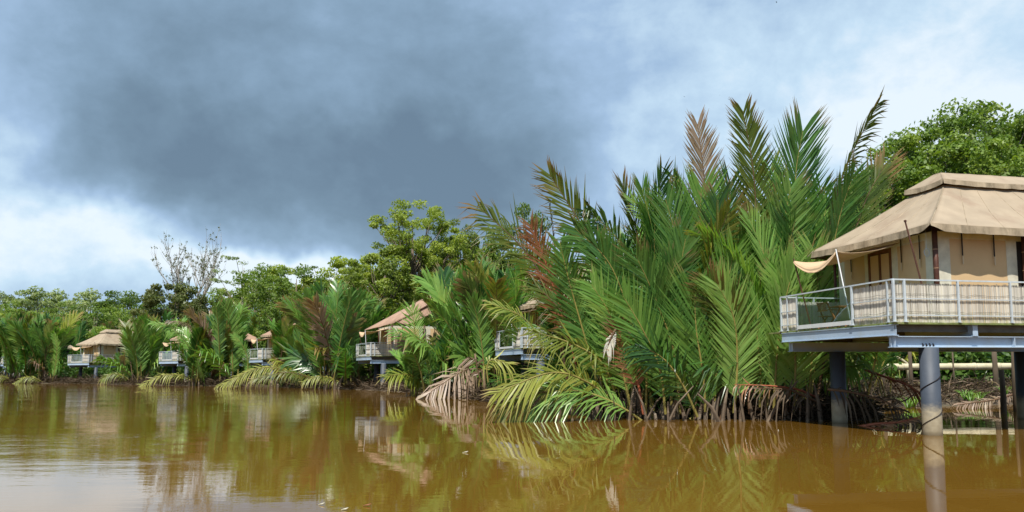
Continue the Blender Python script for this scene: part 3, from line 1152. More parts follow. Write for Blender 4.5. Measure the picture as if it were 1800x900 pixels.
near = make_house()
house_at(near, 1573, 22.6, YAW)
HG = 'canvas stilt houses along the river bank'
tag(near, 'nearest canvas tent house on blue steel beams, with reed screens round its deck', 'stilt house', HG)
HOUSES = [
    # px of deck corner, Y, yaw, label
    (917, 48.5, R(17), 'tent house half hidden by yellow fronds, its glass railing facing the river'),
    (652, 74.0, R(24), 'tent house with long reddish-brown roof and orange awning, standing on grey piles mid-bank'),
    (462, 92.0, R(34), 'tent house mostly hidden by palms, only its pink roof corner and white deck end showing'),
    (314, 103.0, R(46), 'tent house with cream awning and one pale front pile, beneath the bare tree'),
    (158, 123.0, R(58), 'farthest clearly seen tent house, with full peaked beige roof and low deck'),
    (8, 140.0, R(46), 'tent house at the left edge, just a strip of roof and railing between palms'),
]
for (px, Y, yw, lab) in HOUSES:
    c = copy_tree(near)
    house_at(c, px, Y, yw)
    tag(c, lab, 'stilt house', HG)
    if px in (462, 314):
        for ch in list(c.children):
            if ch.name.split('.')[0] in ('roof', 'roof_cap'):
                ch.data = ch.data.copy()
                ch.data.materials[0] = M['brown_canvas']
    if px == 652:
        # this one shows a long brown fly sheet sloping over its porch
        for ch in list(c.children):
            if ch.name.split('.')[0] in ('roof', 'roof_cap', 'vent_gap_shade'):
                for g in list(ch.children):
                    bpy.data.objects.remove(g)
                bpy.data.objects.remove(ch)
        bpy.context.view_layer.update()
        inv = (Matrix.Translation(c.location) @ Matrix.Rotation(yw, 4, 'Z')).inverted()

        def sh(q, name, sag, seed):
            q = [inv @ at(*p) for p in q]

            def fn(u, v):
                p = q[0].lerp(q[1], u).lerp(q[3].lerp(q[2], u), v)
                p.z -= sag * 4 * u * (1 - u) + 0.03 * mnoise.noise(Vector((u * 9, v * 4, seed)))
                return p
            b = MB()
            b.sheet(fn, 18, 6, 0.05)
            return b.build(name, 'brown_canvas', c, smooth=True)
        sh([(694, 564, 72), (763, 530, 68), (776, 541, 66.5), (714, 571, 70)], 'roof', 0.05, 3)
        sh([(640, 580, 74), (700, 563, 71.5), (764, 529, 67.5), (792, 509, 72)][0:1] + [(698, 565, 71.5), (764, 529, 67.5), (758, 517, 74)], 'roof_fly', 0.05, 5)
        sh([(764, 529, 68), (800, 514, 66), (792, 505, 72), (757, 517, 73)], 'roof_fly', 0.05, 7)
        b = MB()
        a_, b_ = inv @ at(700, 575, 75), inv @ at(772, 548, 70)
        b.box((a_.x, a_.y, 3.2), (b_.x, a_.y + 3.0, 5.2))
        b.build('side_wall', 'brown_canvas', c)


# ------------------------------------------------------------------ deck furniture
def hl(f, s, z):
    """near-house local to world"""
    c, s_ = math.cos(YAW), math.sin(YAW)
    o = near.location
    return (o.x + f * c - s * s_, o.y + f * s_ + s * c, z)


def folding_chair(loc, rz, label):
    h = empty('folding_chair', loc, rz)
    tag(h, label, 'chair', 'folding chairs on the near deck')
    b = MB()
    for i in range(7):
        b.box((-0.21, -0.20 + i * 0.06, 0.43), (0.21, -0.155 + i * 0.06, 0.45))
    b.build('seat', 'teak', h)
    b = MB()
    b.box((-0.22, 0.20, 0.84), (0.22, 0.225, 0.90))
    b.box((-0.22, 0.19, 0.60), (0.22, 0.21, 0.64))
    for i in range(7):
        b.box((-0.19 + i * 0.058, 0.2, 0.64), (-0.16 + i * 0.058, 0.215, 0.84))
    b.build('backrest', 'teak', h)
    for sx in (-0.225, 0.225):
        b = MB()
        b.bar((sx, -0.24, 0.0), (sx, 0.22, 0.92), 0.028, 0.04)
        b.build('leg', 'teak', h)
        b = MB()
        b.bar((sx * 0.86, 0.24, 0.0), (sx * 0.86, -0.20, 0.45), 0.028, 0.04)
        b.build('leg', 'teak', h)
        b = MB()
        b.box((sx - 0.025, -0.22, 0.64), (sx + 0.025, 0.16, 0.665))
        b.build('armrest', 'teak', h)
    return h


folding_chair(hl(0.75, 4.25, ZD), YAW + R(100), 'slatted teak folding chair at the far end of the near deck, behind the glass')
folding_chair(hl(0.9, 2.95, ZD), YAW + R(-75), 'slatted teak folding chair beside the grey cloth on the near deck')
tb = empty('folding_table', hl(0.8, 3.55, ZD), YAW)
tag(tb, 'small square wooden table between the two folding chairs', 'table')
b = MB()
for i in range(9):
    b.box((-0.3, -0.3 + i * 0.068, 0.70), (0.3, -0.24 + i * 0.068, 0.725))
b.build('tabletop', 'teak', tb)
for sx in (-0.25, 0.25):
    b = MB()
    b.bar((sx, -0.26, 0), (sx, 0.26, 0.7), 0.03, 0.045)
    b.build('leg', 'teak', tb)
    b = MB()
    b.bar((sx * 0.85, 0.26, 0), (sx * 0.85, -0.26, 0.7), 0.03, 0.045)
    b.build('leg', 'teak', tb)
b = MB()


def clothf(u, v):
    x = -0.05 + 1.2 * u
    w = 0.05 + 0.95 * (1 - u) ** 0.8
    return Vector((0.1 + 0.45 * v, 2.0 + x * 0.95, 0.05 + 0.75 * w * (1 - 0.35 * v) + 0.05 * mnoise.noise(Vector((u * 5, v * 4, 0)))))


cv = [Vector(clothf(i / 14, j / 8)) for j in range(9) for i in range(15)]
cl = MB()
cl.sheet(clothf, 14, 8, 0.03)
cl.v = [tuple(Vector(hl(x, y, z + ZD))) for (x, y, z) in cl.v]
o = cl.build('cushion', 'grey_cloth', smooth=True)
tag(o, 'pale grey cloth cover slumped against the end of the glass railing', 'cloth cover')

# ------------------------------------------------------------------ hero palms: the tall clump left of the near house
# each frond: colour, points (photo px) from base to tip, Y base, Y tip, width, t0, twist deg of the blade, droop
HERO = [
    ('palm_tan', [(1252, 728), (1246, 520), (1240, 340), (1226, 218)], 32.5, 32.0, 0.85, 0.35, 10, 0.15, 1),
    ('palm_olive', [(1338, 728), (1334, 520), (1326, 320), (1306, 195)], 32.5, 31.8, 0.90, 0.30, -10, 0.12, 2),
    ('palm_green', [(1405, 728), (1408, 540), (1398, 330), (1411, 230)], 31.5, 31.0, 1.30, 0.18, 8, 0.05, 2),
    ('palm_olive', [(1425, 728), (1438, 520), (1478, 320), (1549, 170)], 31.5, 31.5, 0.62, 0.30, 42, 0.35, 3),
    ('palm_olive', [(1432, 722), (1468, 540), (1515, 370), (1556, 288)], 31.0, 30.5, 0.95, 0.25, -35, 0.10, 3),
    ('palm_green', [(1422, 722), (1446, 540), (1474, 390), (1500, 306)], 30.8, 30.2, 0.95, 0.25, 30, 0.10, 3),
    ('palm_olive', [(1135, 725), (1085, 540), (1035, 420), (966, 306)], 31.5, 31.5, 0.95, 0.22, -20, 0.25, 4),
    ('palm_olive', [(1030, 700), (985, 560), (930, 450), (842, 364)], 35.0, 34.4, 1.05, 0.28, 5, 0.45, 5),
    ('palm_rust', [(1035, 715), (1000, 600), (962, 470), (932, 395)], 34.0, 33.4, 0.80, 0.40, -10, 0.35, 5),
    ('palm_green', [(1170, 730), (1160, 560), (1150, 420), (1163, 306)], 32.0, 31.5, 0.90, 0.2, 45, 0.1, 6),
    ('palm_green', [(1222, 730), (1222, 560), (1205, 400), (1183, 308)], 32.8, 32.5, 0.80, 0.25, -50, 0.35, 1),
    ('palm_olive', [(1130, 730), (1133, 560), (1122, 420), (1094, 322)], 33.0, 32.5, 0.85, 0.25, 40, 0.15, 6),
    ('palm_bright', [(1140, 730), (1152, 560), (1148, 420), (1128, 330)], 32.5, 32.0, 0.85, 0.22, 35, 0.05, 6),
    ('palm_bright', [(1232, 728), (1230, 600), (1228, 450), (1233, 330)], 32.0, 31.5, 1.10, 0.25, 0, 0.0, 1),
    ('palm_olive', [(1222, 730), (1226, 600), (1245, 470), (1282, 366)], 30.6, 30.0, 0.85, 0.38, 30, 0.30, 7),
    ('palm_green', [(1150, 728), (1128, 560), (1090, 430), (1034, 370)], 31.2, 31.0, 0.85, 0.25, -20, 0.55, 4),
    ('palm_dead', [(1000, 715), (985, 560), (975, 440), (966, 358)], 34.5, 34.5, 0.20, 0.65, 70, 0.3, 5),
    ('palm_dead', [(1010, 712), (968, 540), (955, 440), (953, 382)], 35.0, 35.0, 0.16, 0.7, 70, 0.3, 5),
    ('palm_bright', [(1240, 724), (1236, 660), (1224, 580), (1221, 516)], 30.2, 29.9, 1.20, 0.06, 0, 0.0, 7),
    ('palm_bright', [(1336, 716), (1336, 650), (1331, 590), (1334, 528)], 30.2, 30.0, 0.95, 0.10, 5, 0.0, 2),
    ('palm_green', [(1226, 733), (1202, 680), (1168, 632), (1121, 605)], 29.8, 29.4, 0.80, 0.10, -10, 0.5, 7),
    ('palm_yellow', [(1088, 715), (1062, 642), (1010, 606), (936, 582)], 30.6, 29.8, 0.60, 0.15, 0, 0.75, 8),
    ('palm_yellow', [(1090, 722), (1040, 676), (970, 655), (870, 692)], 30.6, 29.0, 0.62, 0.22, 0, 0.55, 8),
    ('palm_olive', [(1085, 726), (1025, 692), (950, 690), (884, 720)], 30.6, 29.4, 0.70, 0.2, 0, 0.8, 8),
    ('palm_rust', [(1131, 728), (1120, 670), (1098, 620), (1086, 570)], 30.2, 29.9, 0.62, 0.3, 0, 0.2, 4),
    ('palm_olive', [(1070, 700), (1030, 610), (985, 545), (941, 500)], 32.0, 32.5, 0.80, 0.25, 25, 0.55, 8),
    ('palm_yellow', [(1062, 700), (1045, 600), (1010, 500), (982, 436)], 32.0, 32.0, 0.62, 0.3, 20, 0.3, 8),
    ('palm_olive', [(1318, 728), (1308, 640), (1285, 560), (1246, 494)], 30.0, 29.6, 0.90, 0.15, -20, 0.15, 2),
    ('palm_green', [(1135, 728), (1140, 620), (1165, 530), (1186, 466)], 30.5, 30.2, 0.95, 0.15, 15, 0.1, 6),
    ('palm_bright', [(1360, 724), (1366, 620), (1380, 530), (1398, 462)], 29.8, 29.4, 0.95, 0.15, 20, 0.05, 2),
    ('palm_bright', [(1350, 726), (1352, 630), (1340, 540), (1335, 470)], 30.6, 30.2, 0.85, 0.15, -25, 0.0, 2),
    ('palm_green', [(1330, 728), (1322, 600), (1318, 480), (1300, 400)], 31.2, 31.0, 1.05, 0.18, -15, 0.05, 2),
    ('palm_bright', [(1380, 728), (1376, 600), (1350, 470), (1318, 385)], 30.6, 30.2, 0.95, 0.2, 35, 0.1, 2),
    ('palm_green', [(1392, 728), (1396, 600), (1425, 450), (1452, 370)], 32.0, 32.0, 1.05, 0.2, 0, 0.05, 3),
    ('palm_green', [(1290, 728), (1290, 600), (1280, 460), (1284, 320)], 32.4, 32.2, 1.10, 0.2, 20, 0.05, 1),
    ('palm_bright', [(1365, 728), (1368, 600), (1362, 440), (1352, 300)], 32.4, 32.2, 1.10, 0.2, -20, 0.05, 2),
    ('palm_green', [(1195, 728), (1185, 620), (1150, 520), (1118, 450)], 30.4, 30.0, 0.95, 0.15, -25, 0.15, 7),
    ('palm_green', [(1105, 724), (1100, 620), (1085, 520), (1052, 430)], 31.0, 30.7, 1.00, 0.15, 10, 0.15, 4),
    ('palm_green', [(1180, 728), (1182, 620), (1188, 520), (1205, 420)], 30.6, 30.3, 1.00, 0.15, 10, 0.1, 7),
    ('palm_green', [(1270, 728), (1275, 640), (1290, 520), (1316, 420)], 30.8, 30.6, 0.95, 0.2, 30, 0.1, 1),
    ('palm_bright', [(1290, 726), (1296, 640), (1290, 560), (1262, 500)], 29.9, 29.5, 0.95, 0.12, -10, 0.05, 2),
    ('palm_bright', [(1170, 728), (1160, 650), (1130, 580), (1095, 520)], 30.0, 29.6, 0.90, 0.12, -5, 0.10, 7),
    ('palm_bright', [(1395, 726), (1398, 640), (1392, 560), (1372, 480)], 29.9, 29.5, 0.95, 0.15, 0, 0.05, 2),
    ('palm_bright', [(1255, 728), (1262, 620), (1275, 520), (1290, 440)], 30.4, 30.0, 0.95, 0.15, 15, 0.0, 1),
    ('palm_green', [(1150, 726), (1120, 600), (1075, 470), (1010, 400)], 31.0, 30.6, 0.95, 0.2, -15, 0.2, 4),
    ('palm_green', [(1200, 728), (1198, 560), (1190, 430), (1170, 350)], 31.4, 31.0, 1.00, 0.2, 5, 0.05, 6),
    ('palm_green', [(1262, 728), (1262, 560), (1262, 430), (1262, 350)], 31.2, 30.8, 1.00, 0.2, -12, 0.05, 1),
    ('palm_green', [(1345, 728), (1350, 560), (1372, 420), (1390, 330)], 31.4, 31.0, 1.00, 0.2, 12, 0.05, 2),
    ('palm_bright', [(1420, 728), (1428, 620), (1438, 520), (1432, 440)], 30.4, 30.0, 0.90, 0.2, -20, 0.05, 3),
    ('palm_green', [(1060, 712), (1030, 600), (1002, 500), (985, 430)], 31.6, 31.2, 0.80, 0.2, -10, 0.15, 4),
    ('palm_bright', [(1110, 722), (1092, 640), (1075, 560), (1040, 500)], 30.2, 29.8, 0.85, 0.15, -5, 0.2, 4),
]
HLAB = {
    1: 'tall nipa palm clump whose thin dry tan frond stands against the sky',
    2: 'big nipa palm clump with upright glossy fronds and one tall olive frond with bare tip',
    3: 'nipa palm clump beside the near deck whose dark frond leans right to the highest point',
    4: 'nipa palm clump with olive fronds arching left and a low red-brown frond',
    5: 'nipa palm clump leaning left with one olive and one rust-red frond against the cloud',
    6: 'nipa palm clump with folded upright fronds, behind the red-brown low frond',
    7: 'nipa palm clump with one broad bright green feather standing straight out of the water',
    8: 'nipa palm clump with yellow-green fronds hanging over the water beside the half-hidden hut',
}
HBASE = {1: (1250, 32.4), 2: (1345, 31.2), 3: (1425, 31.0), 4: (1130, 31.0), 5: (1025, 34.5), 6: (1150, 32.6), 7: (1215, 30.8), 8: (1085, 31.2)}
hp = {}
PG = 'nipa palm clumps left of the near house'
MIX = {'palm_green': 6, 'palm_bright': 4, 'palm_olive': 1.2, 'palm_yellow': 0.1, 'palm_tan': 0.15, 'palm_rust': 0.05}
for k, (px, Y) in HBASE.items():
    x = atx(px, Y)
    hts = {1: 9.6, 2: 9.2, 3: 8.6, 4: 7.6, 5: 6.4, 6: 8.6, 7: 7.0, 8: 5.0}[k]
    h = palm((x, Y, -0.05), hts, {1: 10, 2: 10, 3: 6, 4: 8, 5: 6, 6: 9, 7: 6, 8: 5}[k], {'palm_green': 5, 'palm_bright': 5, 'palm_olive': 0.5} if k in (2, 3) else MIX, 100 + k, azlim=(-0.2, 1.6) if k in (5, 8) else (-0.35, 3.5), stubs=26, rad=0.9, low=1, pitchlen=0.085, wid=1.5)
    tag(h, HLAB[k], 'palm', PG)
    hp[k] = h
for (m, pts, Y0, Y1, wd, t0, tw, dr, k) in HERO:
    n = len(pts)
    W = [at(px, py, Y0 + (Y1 - Y0) * i / (n - 1)) for i, (px, py) in enumerate(pts)]
    base = hp[k].location
    P = [np.array(w - base) for w in W]
    T = P[-1] - P[0]
    T /= np.linalg.norm(T)
    nrm = np.array([0.0, -1.0, 0.25])
    side = np.cross(T, nrm)
    nrm = nrm * math.cos(R(tw)) + side * math.sin(R(tw))
    nearf = Y0 < 31
    me = frond_mesh(P, nrm, m, width=wd * 1.6, t0=t0, pitchlen=0.08 if m in ('palm_green', 'palm_bright') else 0.09, droop=dr, fold=14, lw=0.074,
                    miss=0.02 if m in ('palm_green', 'palm_bright') else 0.10, r0=0.05)
    o = link('frond', me, hp[k])
    if m in LAB:
        o['label'] = LAB[m]

# other palms around the big clump and to its right, behind the near house
def ord_(n):
    return ['first', 'second', 'third', 'fourth', 'fifth', 'sixth', 'seventh', 'eighth', 'ninth', 'tenth', 'eleventh', 'twelfth', 'thirteenth', 'fourteenth', 'fifteenth', 'sixteenth', 'seventeenth', 'eighteenth'][n]


EXTRA = [
    # px, Y, H, nf, label
    (1300, 35.0, 9.8, 14, 'tall nipa palm clump filling the back row behind the middle of the palm wall'),
    (1180, 36.0, 9.0, 13, 'nipa palm clump in the back row, behind the folded blue-green fronds'),
    (1380, 35.5, 9.4, 13, 'nipa palm clump in the back row, just left of the near hut roof'),
    (1080, 37.0, 7.8, 11, 'pale nipa palm clump in the back row below the left shoulder of the palm wall'),
    (1470, 35.0, 7.6, 11, 'nipa palm clump in the dark directly behind the sagging awning'),
    (1530, 40.0, 6.5, 9, 'shaded nipa palm clump behind the rear pile of the near house'),
    (1010, 39.0, 6.8, 9, 'nipa palm clump behind the rust-orange frond'),
    (975, 50.0, 7.2, 9, 'olive nipa palm clump rising behind the half-hidden hut roof'),
]
for i, (px, Y, H, nf, lab) in enumerate(EXTRA):
    h = palm((atx(px, Y), Y, 0.0), H, nf, {'palm_green': 6, 'palm_bright': 3, 'palm_olive': 0.5}, 200 + i, stubs=14, low=1, pitchlen=0.10, wid=1.6)
    tag(h, lab, 'palm', PG)
# white dry tuft caught in the red-brown frond
P = [np.array(at(1083, 578, 29.9) - hp[4].location), np.array(at(1075, 592, 29.8) - hp[4].location), np.array(at(1066, 614, 29.8) - hp[4].location)]
me = frond_mesh(P, (0, -1, 0.2), 'palm_white', width=0.28, t0=0.1, pitchlen=0.07, droop=1.0, lw=0.07)
o = link('frond', me, hp[4])
o['label'] = 'bleached white dry leaflets'

# ------------------------------------------------------------------ mid and far palms: a library of clumps copied with new sizes
MIXF = {'palm_green': 5, 'palm_bright': 4.5, 'palm_olive': 1.3, 'palm_yellow': 0.45, 'palm_tan': 0.45}
LIB = []
for i in range(9):
    LIB.append(palm((0, 0, 0), 8.0, 13 + i % 3, MIXF, 300 + i * 3, stubs=12, low=2, pitchlen=0.125, wid=1.55, spread=0.62, lk=1.45))
MIDP = [
    # px, Y, height, lib, label
    (803, 62.0, 8.3, 0, 'nipa palm clump with tall olive fronds just right of the reddish-brown roof'),
    (818, 58.0, 8.8, 1, 'nipa palm clump with dark drooping fronds above the dried pink frond'),
    (845, 54.0, 7.6, 2, 'nipa palm clump immediately left of the half-hidden hut deck'),
    (880, 56.0, 9.0, 3, 'nipa palm clump with pale yellow top behind the half-hidden hut'),
    (768, 60.0, 4.2, 4, 'short bright nipa palm clump in front of the reddish-brown roofed hut'),
    (728, 58.5, 3.6, 5, 'small nipa palm on the water beside the brown-roofed hut piles'),
    (830, 76.0, 9.5, 6, 'tall nipa palm clump behind the ridge of the reddish-brown roof'),
    (860, 66.0, 9.0, 0, 'nipa palm clump in the second row between the brown roof and the half-hidden hut'),
    (715, 90.0, 8.0, 2, 'nipa palm clump poking above the brown roof from behind'),
    (925, 60.0, 9.0, 5, 'nipa palm clump behind the half-hidden hut, under the rust-orange frond'),
    (592, 77.0, 8.8, 1, 'broad bright nipa palm clump left of the brown-roofed hut, one frond arching low'),
    (575, 79.0, 9.8, 3, 'tallest broad-leaved nipa palm clump between the pink roof and the brown roof'),
    (496, 80.5, 6.8, 4, 'nipa palm clump standing in front of the pink roof corner'),
    (620, 82.0, 9.2, 6, 'nipa palm clump with a tan dry top behind the broad bright clump'),
    (528, 80.0, 6.0, 0, 'nipa palm clump with hanging dead yellow leaves in front of the pink roof'),
    (500, 106.0, 8.2, 5, 'nipa palm clump in the second row above the pink roof'),
    (648, 92.0, 7.4, 2, 'nipa palm clump behind the deck of the brown-roofed hut'),
    (404, 84.0, 8.2, 1, 'nipa palm clump with a big upright paddle-like frond beneath the pale thin tree'),
    (352, 84.0, 7.0, 3, 'nipa palm clump leaning left over the deck under the bare tree'),
    (450, 104.0, 8.4, 6, 'dark nipa palm clump between the pink roof and the cream-awning hut'),
    (392, 104.0, 8.0, 0, 'nipa palm clump behind the deck of the cream-awning hut'),
    (380, 86.0, 6.0, 5, 'nipa palm clump in front of the cream-awning hut wall, fronds pointing left'),
    (250, 92.0, 7.4, 2, 'nipa palm clump with tall smooth fronds left of the cream-awning hut'),
    (236, 92.0, 6.0, 3, 'yellowing nipa palm clump at the right end of the beige-roofed hut'),
    (222, 91.0, 3.4, 1, 'short yellow nipa palm clump leaning over the beige-roofed hut deck'),
    (290, 100.0, 8.4, 6, 'nipa palm clump in the second row below the dark-crowned tree'),
    (88, 97.0, 6.8, 4, 'nipa palm clump immediately left of the beige-roofed hut'),
    (78, 97.0, 8.4, 0, 'nipa palm clump with paddle-like upright fronds near the left edge'),
    (52, 98.0, 8.2, 5, 'nipa palm clump with rust tips second from the left edge on the water'),
    (25, 99.0, 7.6, 2, 'nipa palm clump beside the roof strip at the left edge'),
    (-8, 100.0, 7.8, 3, 'nipa palm clump cut by the left edge of the view'),
    (128, 124.0, 8.6, 1, 'tall nipa palm clump behind the left end of the beige roof'),
    (165, 134.0, 8.0, 6, 'nipa palm clump behind the beige roof peak'),
    (205, 130.0, 8.6, 4, 'nipa palm clump with a drooping pink frond above the beige roof'),
    (60, 114.0, 9.0, 1, 'nipa palm clump in the second row near the left edge'),
    (330, 118.0, 8.0, 0, 'nipa palm clump behind the hut under the bare tree'),
    (15, 116.0, 9.0, 6, 'nipa palm clump in the second row behind the left edge roof strip'),
]
rr = random.Random(11)
GM = 'nipa palm clumps along the far bank'
first = {}
for mi, (px, Y, H, li, lab) in enumerate(MIDP):
    li = (li + 2 * (mi % 2) * (li > 4)) % 9 if mi > 8 else mi
    Yo = Y
    Y = row(px, Y)
    H = H * Y / Yo * 1.04
    if li not in first:
        o = LIB[li]
        first[li] = 1
    else:
        o = copy_tree(LIB[li])
    o.location = (atx(px, Y), Y, 0.0)
    s = H / 8.0
    o.scale = (s * 1.05, s * 1.05, s)
    o.rotation_euler = (0, 0, rr.uniform(0, 6.28))
    tag(o, lab, 'palm', GM)
# shaded palms behind and right of the near house
for i, (px, Y, H, lab) in enumerate([
        (1560, 56, 7.0, 'shaded nipa palm behind the pale pipe, left of the front pile'),
        (1650, 60, 7.5, 'shaded nipa palm behind the pale pipe, just right of the front pile'),
        (1740, 58, 7.5, 'shaded nipa palm behind the right end of the pale pipe'),
        (1830, 56, 8.0, 'shaded nipa palm behind the dark pile at the right edge'),
        (1600, 70, 8.0, 'nipa palm far behind the near house between two thin posts'),
        (1700, 72, 8.0, 'nipa palm far behind the near house above the pale pipe')]):
    o = copy_tree(LIB[i % 7])
    o.location = (atx(px, Y), Y, 0.3)
    s = H / 8.0
    o.scale = (s, s, s)
    o.rotation_euler = (0, 0, rr.uniform(0, 6.28))
    tag(o, lab, 'palm', 'shaded palms behind the near house')


# ------------------------------------------------------------------ single low fronds reaching over the water
def lone(m, pts, Y0, Y1, wd, t0, tw, dr, lab, cat='palm frond', fold=10, lw=0.09, pl=0.14, ang=(58, 26), miss=0.05):
    if m == 'palm_dead' or m == 'palm_rust':
        miss = 0.4
        ang = (ang[0] - 5, ang[1])
    if Y0 > 60:
        k = (bank_px(pts[0][0]) + 0.5) / Y0
        Y0, Y1 = Y0 * k, (Y1 - Y0) + Y0 * k
        wd, lw, pl = wd * 0.66, lw * 0.5, pl * 0.55
    n = len(pts)
    W = [at(px, py, Y0 + (Y1 - Y0) * i / (n - 1)) for i, (px, py) in enumerate(pts)]
    base = W[0]
    P = [np.array(w - base) for w in W]
    T = P[-1] - P[0]
    T /= np.linalg.norm(T)
    nrm = np.array([0.0, -0.8, 0.6])
    side = np.cross(T, nrm)
    nrm = nrm * math.cos(R(tw)) + side * math.sin(R(tw))
    me = frond_mesh(P, nrm, m, width=wd, t0=t0, pitchlen=pl, droop=dr, fold=fold, lw=lw, miss=miss, r0=0.05, ang=ang)
    o = link('palm_frond', me)
    o.location = base
    tag(o, lab, cat, 'fallen and low fronds along the waterline')
    return o


lone('palm_tan', [(852, 668), (828, 650), (800, 660), (750, 694)], 56, 52, 1.9, 0.1, 0, 1.1, 'dried pinkish frond hanging into the water below the half-hidden hut', lw=0.16, pl=0.2)
lone('palm_tan', [(846, 672), (838, 645), (836, 632), (820, 628)], 50, 50, 1.3, 0.25, 0, 1.6, 'short pale tan tuft of leaflets drooping beside the yellow one', lw=0.14, pl=0.12)
lone('palm_yellow', [(858, 672), (856, 645), (866, 632), (896, 640)], 49, 49, 0.9, 0.3, 0, 1.2, 'yellow drooping leaf tip just left of the half-hidden hut piles', lw=0.1, pl=0.1)
lone('palm_yellow', [(762, 690), (740, 668), (712, 658), (678, 662)], 60, 56, 1.25, 0.15, 0, 0.5, 'bright yellow-green frond spread low before the four-piled hut', lw=0.12, pl=0.2)
lone('palm_yellow', [(540, 676), (500, 650), (450, 648), (382, 680)], 74, 70, 1.9, 0.12, 0, 0.8, 'large yellow-green frond arching into the water between the two hidden huts', lw=0.15, pl=0.25)
lone('palm_olive', [(585, 680), (540, 662), (500, 655), (440, 668)], 78, 75, 1.5, 0.2, 0, 0.8, 'browning frond arching low below the pink roof', lw=0.15, pl=0.25)
lone('palm_yellow', [(350, 674), (320, 660), (285, 660), (243, 679)], 82, 79, 1.6, 0.15, 0, 0.9, 'pale frond resting on the water below the cream-awning hut', lw=0.16, pl=0.25)
lone('palm_yellow', [(610, 678), (580, 664), (555, 662), (532, 672)], 76, 74, 1.2, 0.2, 0, 0.9, 'short arched frond on the water left of the four-piled hut', lw=0.15, pl=0.25)
lone('palm_yellow', [(232, 672), (215, 660), (195, 658), (178, 668)], 88, 86, 1.6, 0.15, 0, 0.8, 'yellow-green frond on the water right of the beige-roofed hut', lw=0.16, pl=0.25)
lone('palm_yellow', [(76, 672), (60, 664), (42, 664), (24, 674)], 94, 92, 1.6, 0.1, 0, 0.9, 'pale arched frond on the water second from the left edge', lw=0.16, pl=0.25)
lone('palm_yellow', [(20, 672), (8, 663), (-6, 664), (-20, 672)], 94, 92, 1.6, 0.1, 0, 0.9, 'pale arched frond cut by the left edge', lw=0.16, pl=0.25)
lone('palm_bright', [(352, 640), (325, 600), (300, 575), (265, 566)], 88, 85, 1.7, 0.2, 0, 0.5, 'light frond pointing left over the deck of the cream-awning hut', lw=0.16, pl=0.25)
lone('palm_tan', [(360, 600), (335, 575), (318, 567), (292, 565)], 90, 88, 1.0, 0.2, 0, 0.5, 'dry orange-tan frond above the cream awning', lw=0.16, pl=0.25)
lone('palm_yellow', [(960, 640), (945, 590), (915, 555), (858, 532)], 41, 40, 0.95, 0.3, 0, 0.5, 'washed-out frond crossing before the half-hidden hut roof', lw=0.08, pl=0.14)
lone('palm_bright', [(745, 690), (735, 620), (728, 570), (722, 540)], 57, 57, 1.25, 0.3, 5, 0.1, 'fresh green frond standing before the wall of the brown-roofed hut', lw=0.10, pl=0.17)
lone('palm_bright', [(748, 690), (735, 640), (715, 600), (690, 580)], 57, 56.5, 1.1, 0.3, -10, 0.4, 'fresh green frond bending left across the deck of the brown-roofed hut', lw=0.10, pl=0.17)
lone('palm_bright', [(430, 672), (436, 640), (428, 610), (410, 588)], 84, 83, 1.5, 0.2, 0, 0.15, 'upright light green frond between the cream-awning hut and the white deck end', lw=0.2, pl=0.22)
lone('palm_bright', [(92, 672), (98, 640), (100, 610), (94, 588)], 94, 93, 1.5, 0.15, 0, 0.1, 'upright light green frond left of the beige-roofed hut', lw=0.2, pl=0.22)
lone('palm_bright', [(610, 676), (604, 620), (590, 560), (566, 520)], 77, 76, 1.7, 0.2, 0, 0.1, 'tall bright paddle-shaped frond left of the brown-roofed hut', lw=0.2, pl=0.22)
lone('palm_bright', [(596, 676), (600, 620), (618, 570), (640, 545)], 77, 76, 1.6, 0.2, 0, 0.2, 'bright frond bending right toward the brown-roofed hut', lw=0.2, pl=0.22)
# under the near house
lone('palm_rust', [(1520, 650), (1560, 664), (1600, 680), (1640, 712)], 31.5, 30.0, 0.55, 0.1, 20, 0.7, 'rust-red fallen frond slanting down to the front pile', lw=0.05, pl=0.09, ang=(35, 20))
lone('palm_dead', [(1455, 684), (1500, 690), (1560, 708), (1612, 742)], 27.5, 26.5, 1.0, 0.05, 0, 1.2, 'dark dead frond draped into the water between the two piles', lw=0.07, pl=0.10, ang=(60, 40))
lone('palm_rust', [(1500, 752), (1540, 745), (1580, 742), (1625, 730)], 27.0, 25.5, 0.3, 0.1, 0, 0.4, 'reddish frond lying on the water against the front pile', lw=0.05, pl=0.09, ang=(20, 14))
lone('palm_tan', [(1790, 690), (1750, 702), (1710, 708), (1680, 712)], 37.5, 37.0, 0.45, 0.1, 0, 0.6, 'grey dry frond lying on the mud near the right edge', lw=0.06, pl=0.11)
lone('palm_dead', [(1450, 712), (1400, 690), (1380, 684), (1330, 682)], 29.5, 29.0, 0.8, 0.1, 0, 1.1, 'brown dead frond hanging left of the shaded rear pile', lw=0.06, pl=0.1)
lone('palm_rust', [(1440, 700), (1400, 684), (1350, 678), (1290, 676)], 30.0, 29.3, 0.4, 0.2, 0, 1.3, 'thin red frond stem lying across the palm feet', lw=0.05, pl=0.16)

# stakes of old leaf stems standing in a row at the water below the big clump
b = MB()
b2 = []
rr = random.Random(5)
_spx = sorted([1262, 1271, 1280, 1287, 1296, 1306, 1322, 1330, 1345, 1356, 1252, 1204, 1190, 1170, 1160, 1140, 1120, 1100, 1080, 1370, 1384, 1398, 1412, 1426, 1438])
_num = ['first', 'second', 'third', 'fourth', 'fifth', 'sixth', 'seventh', 'eighth', 'ninth', 'tenth', 'eleventh', 'twelfth', 'thirteenth']


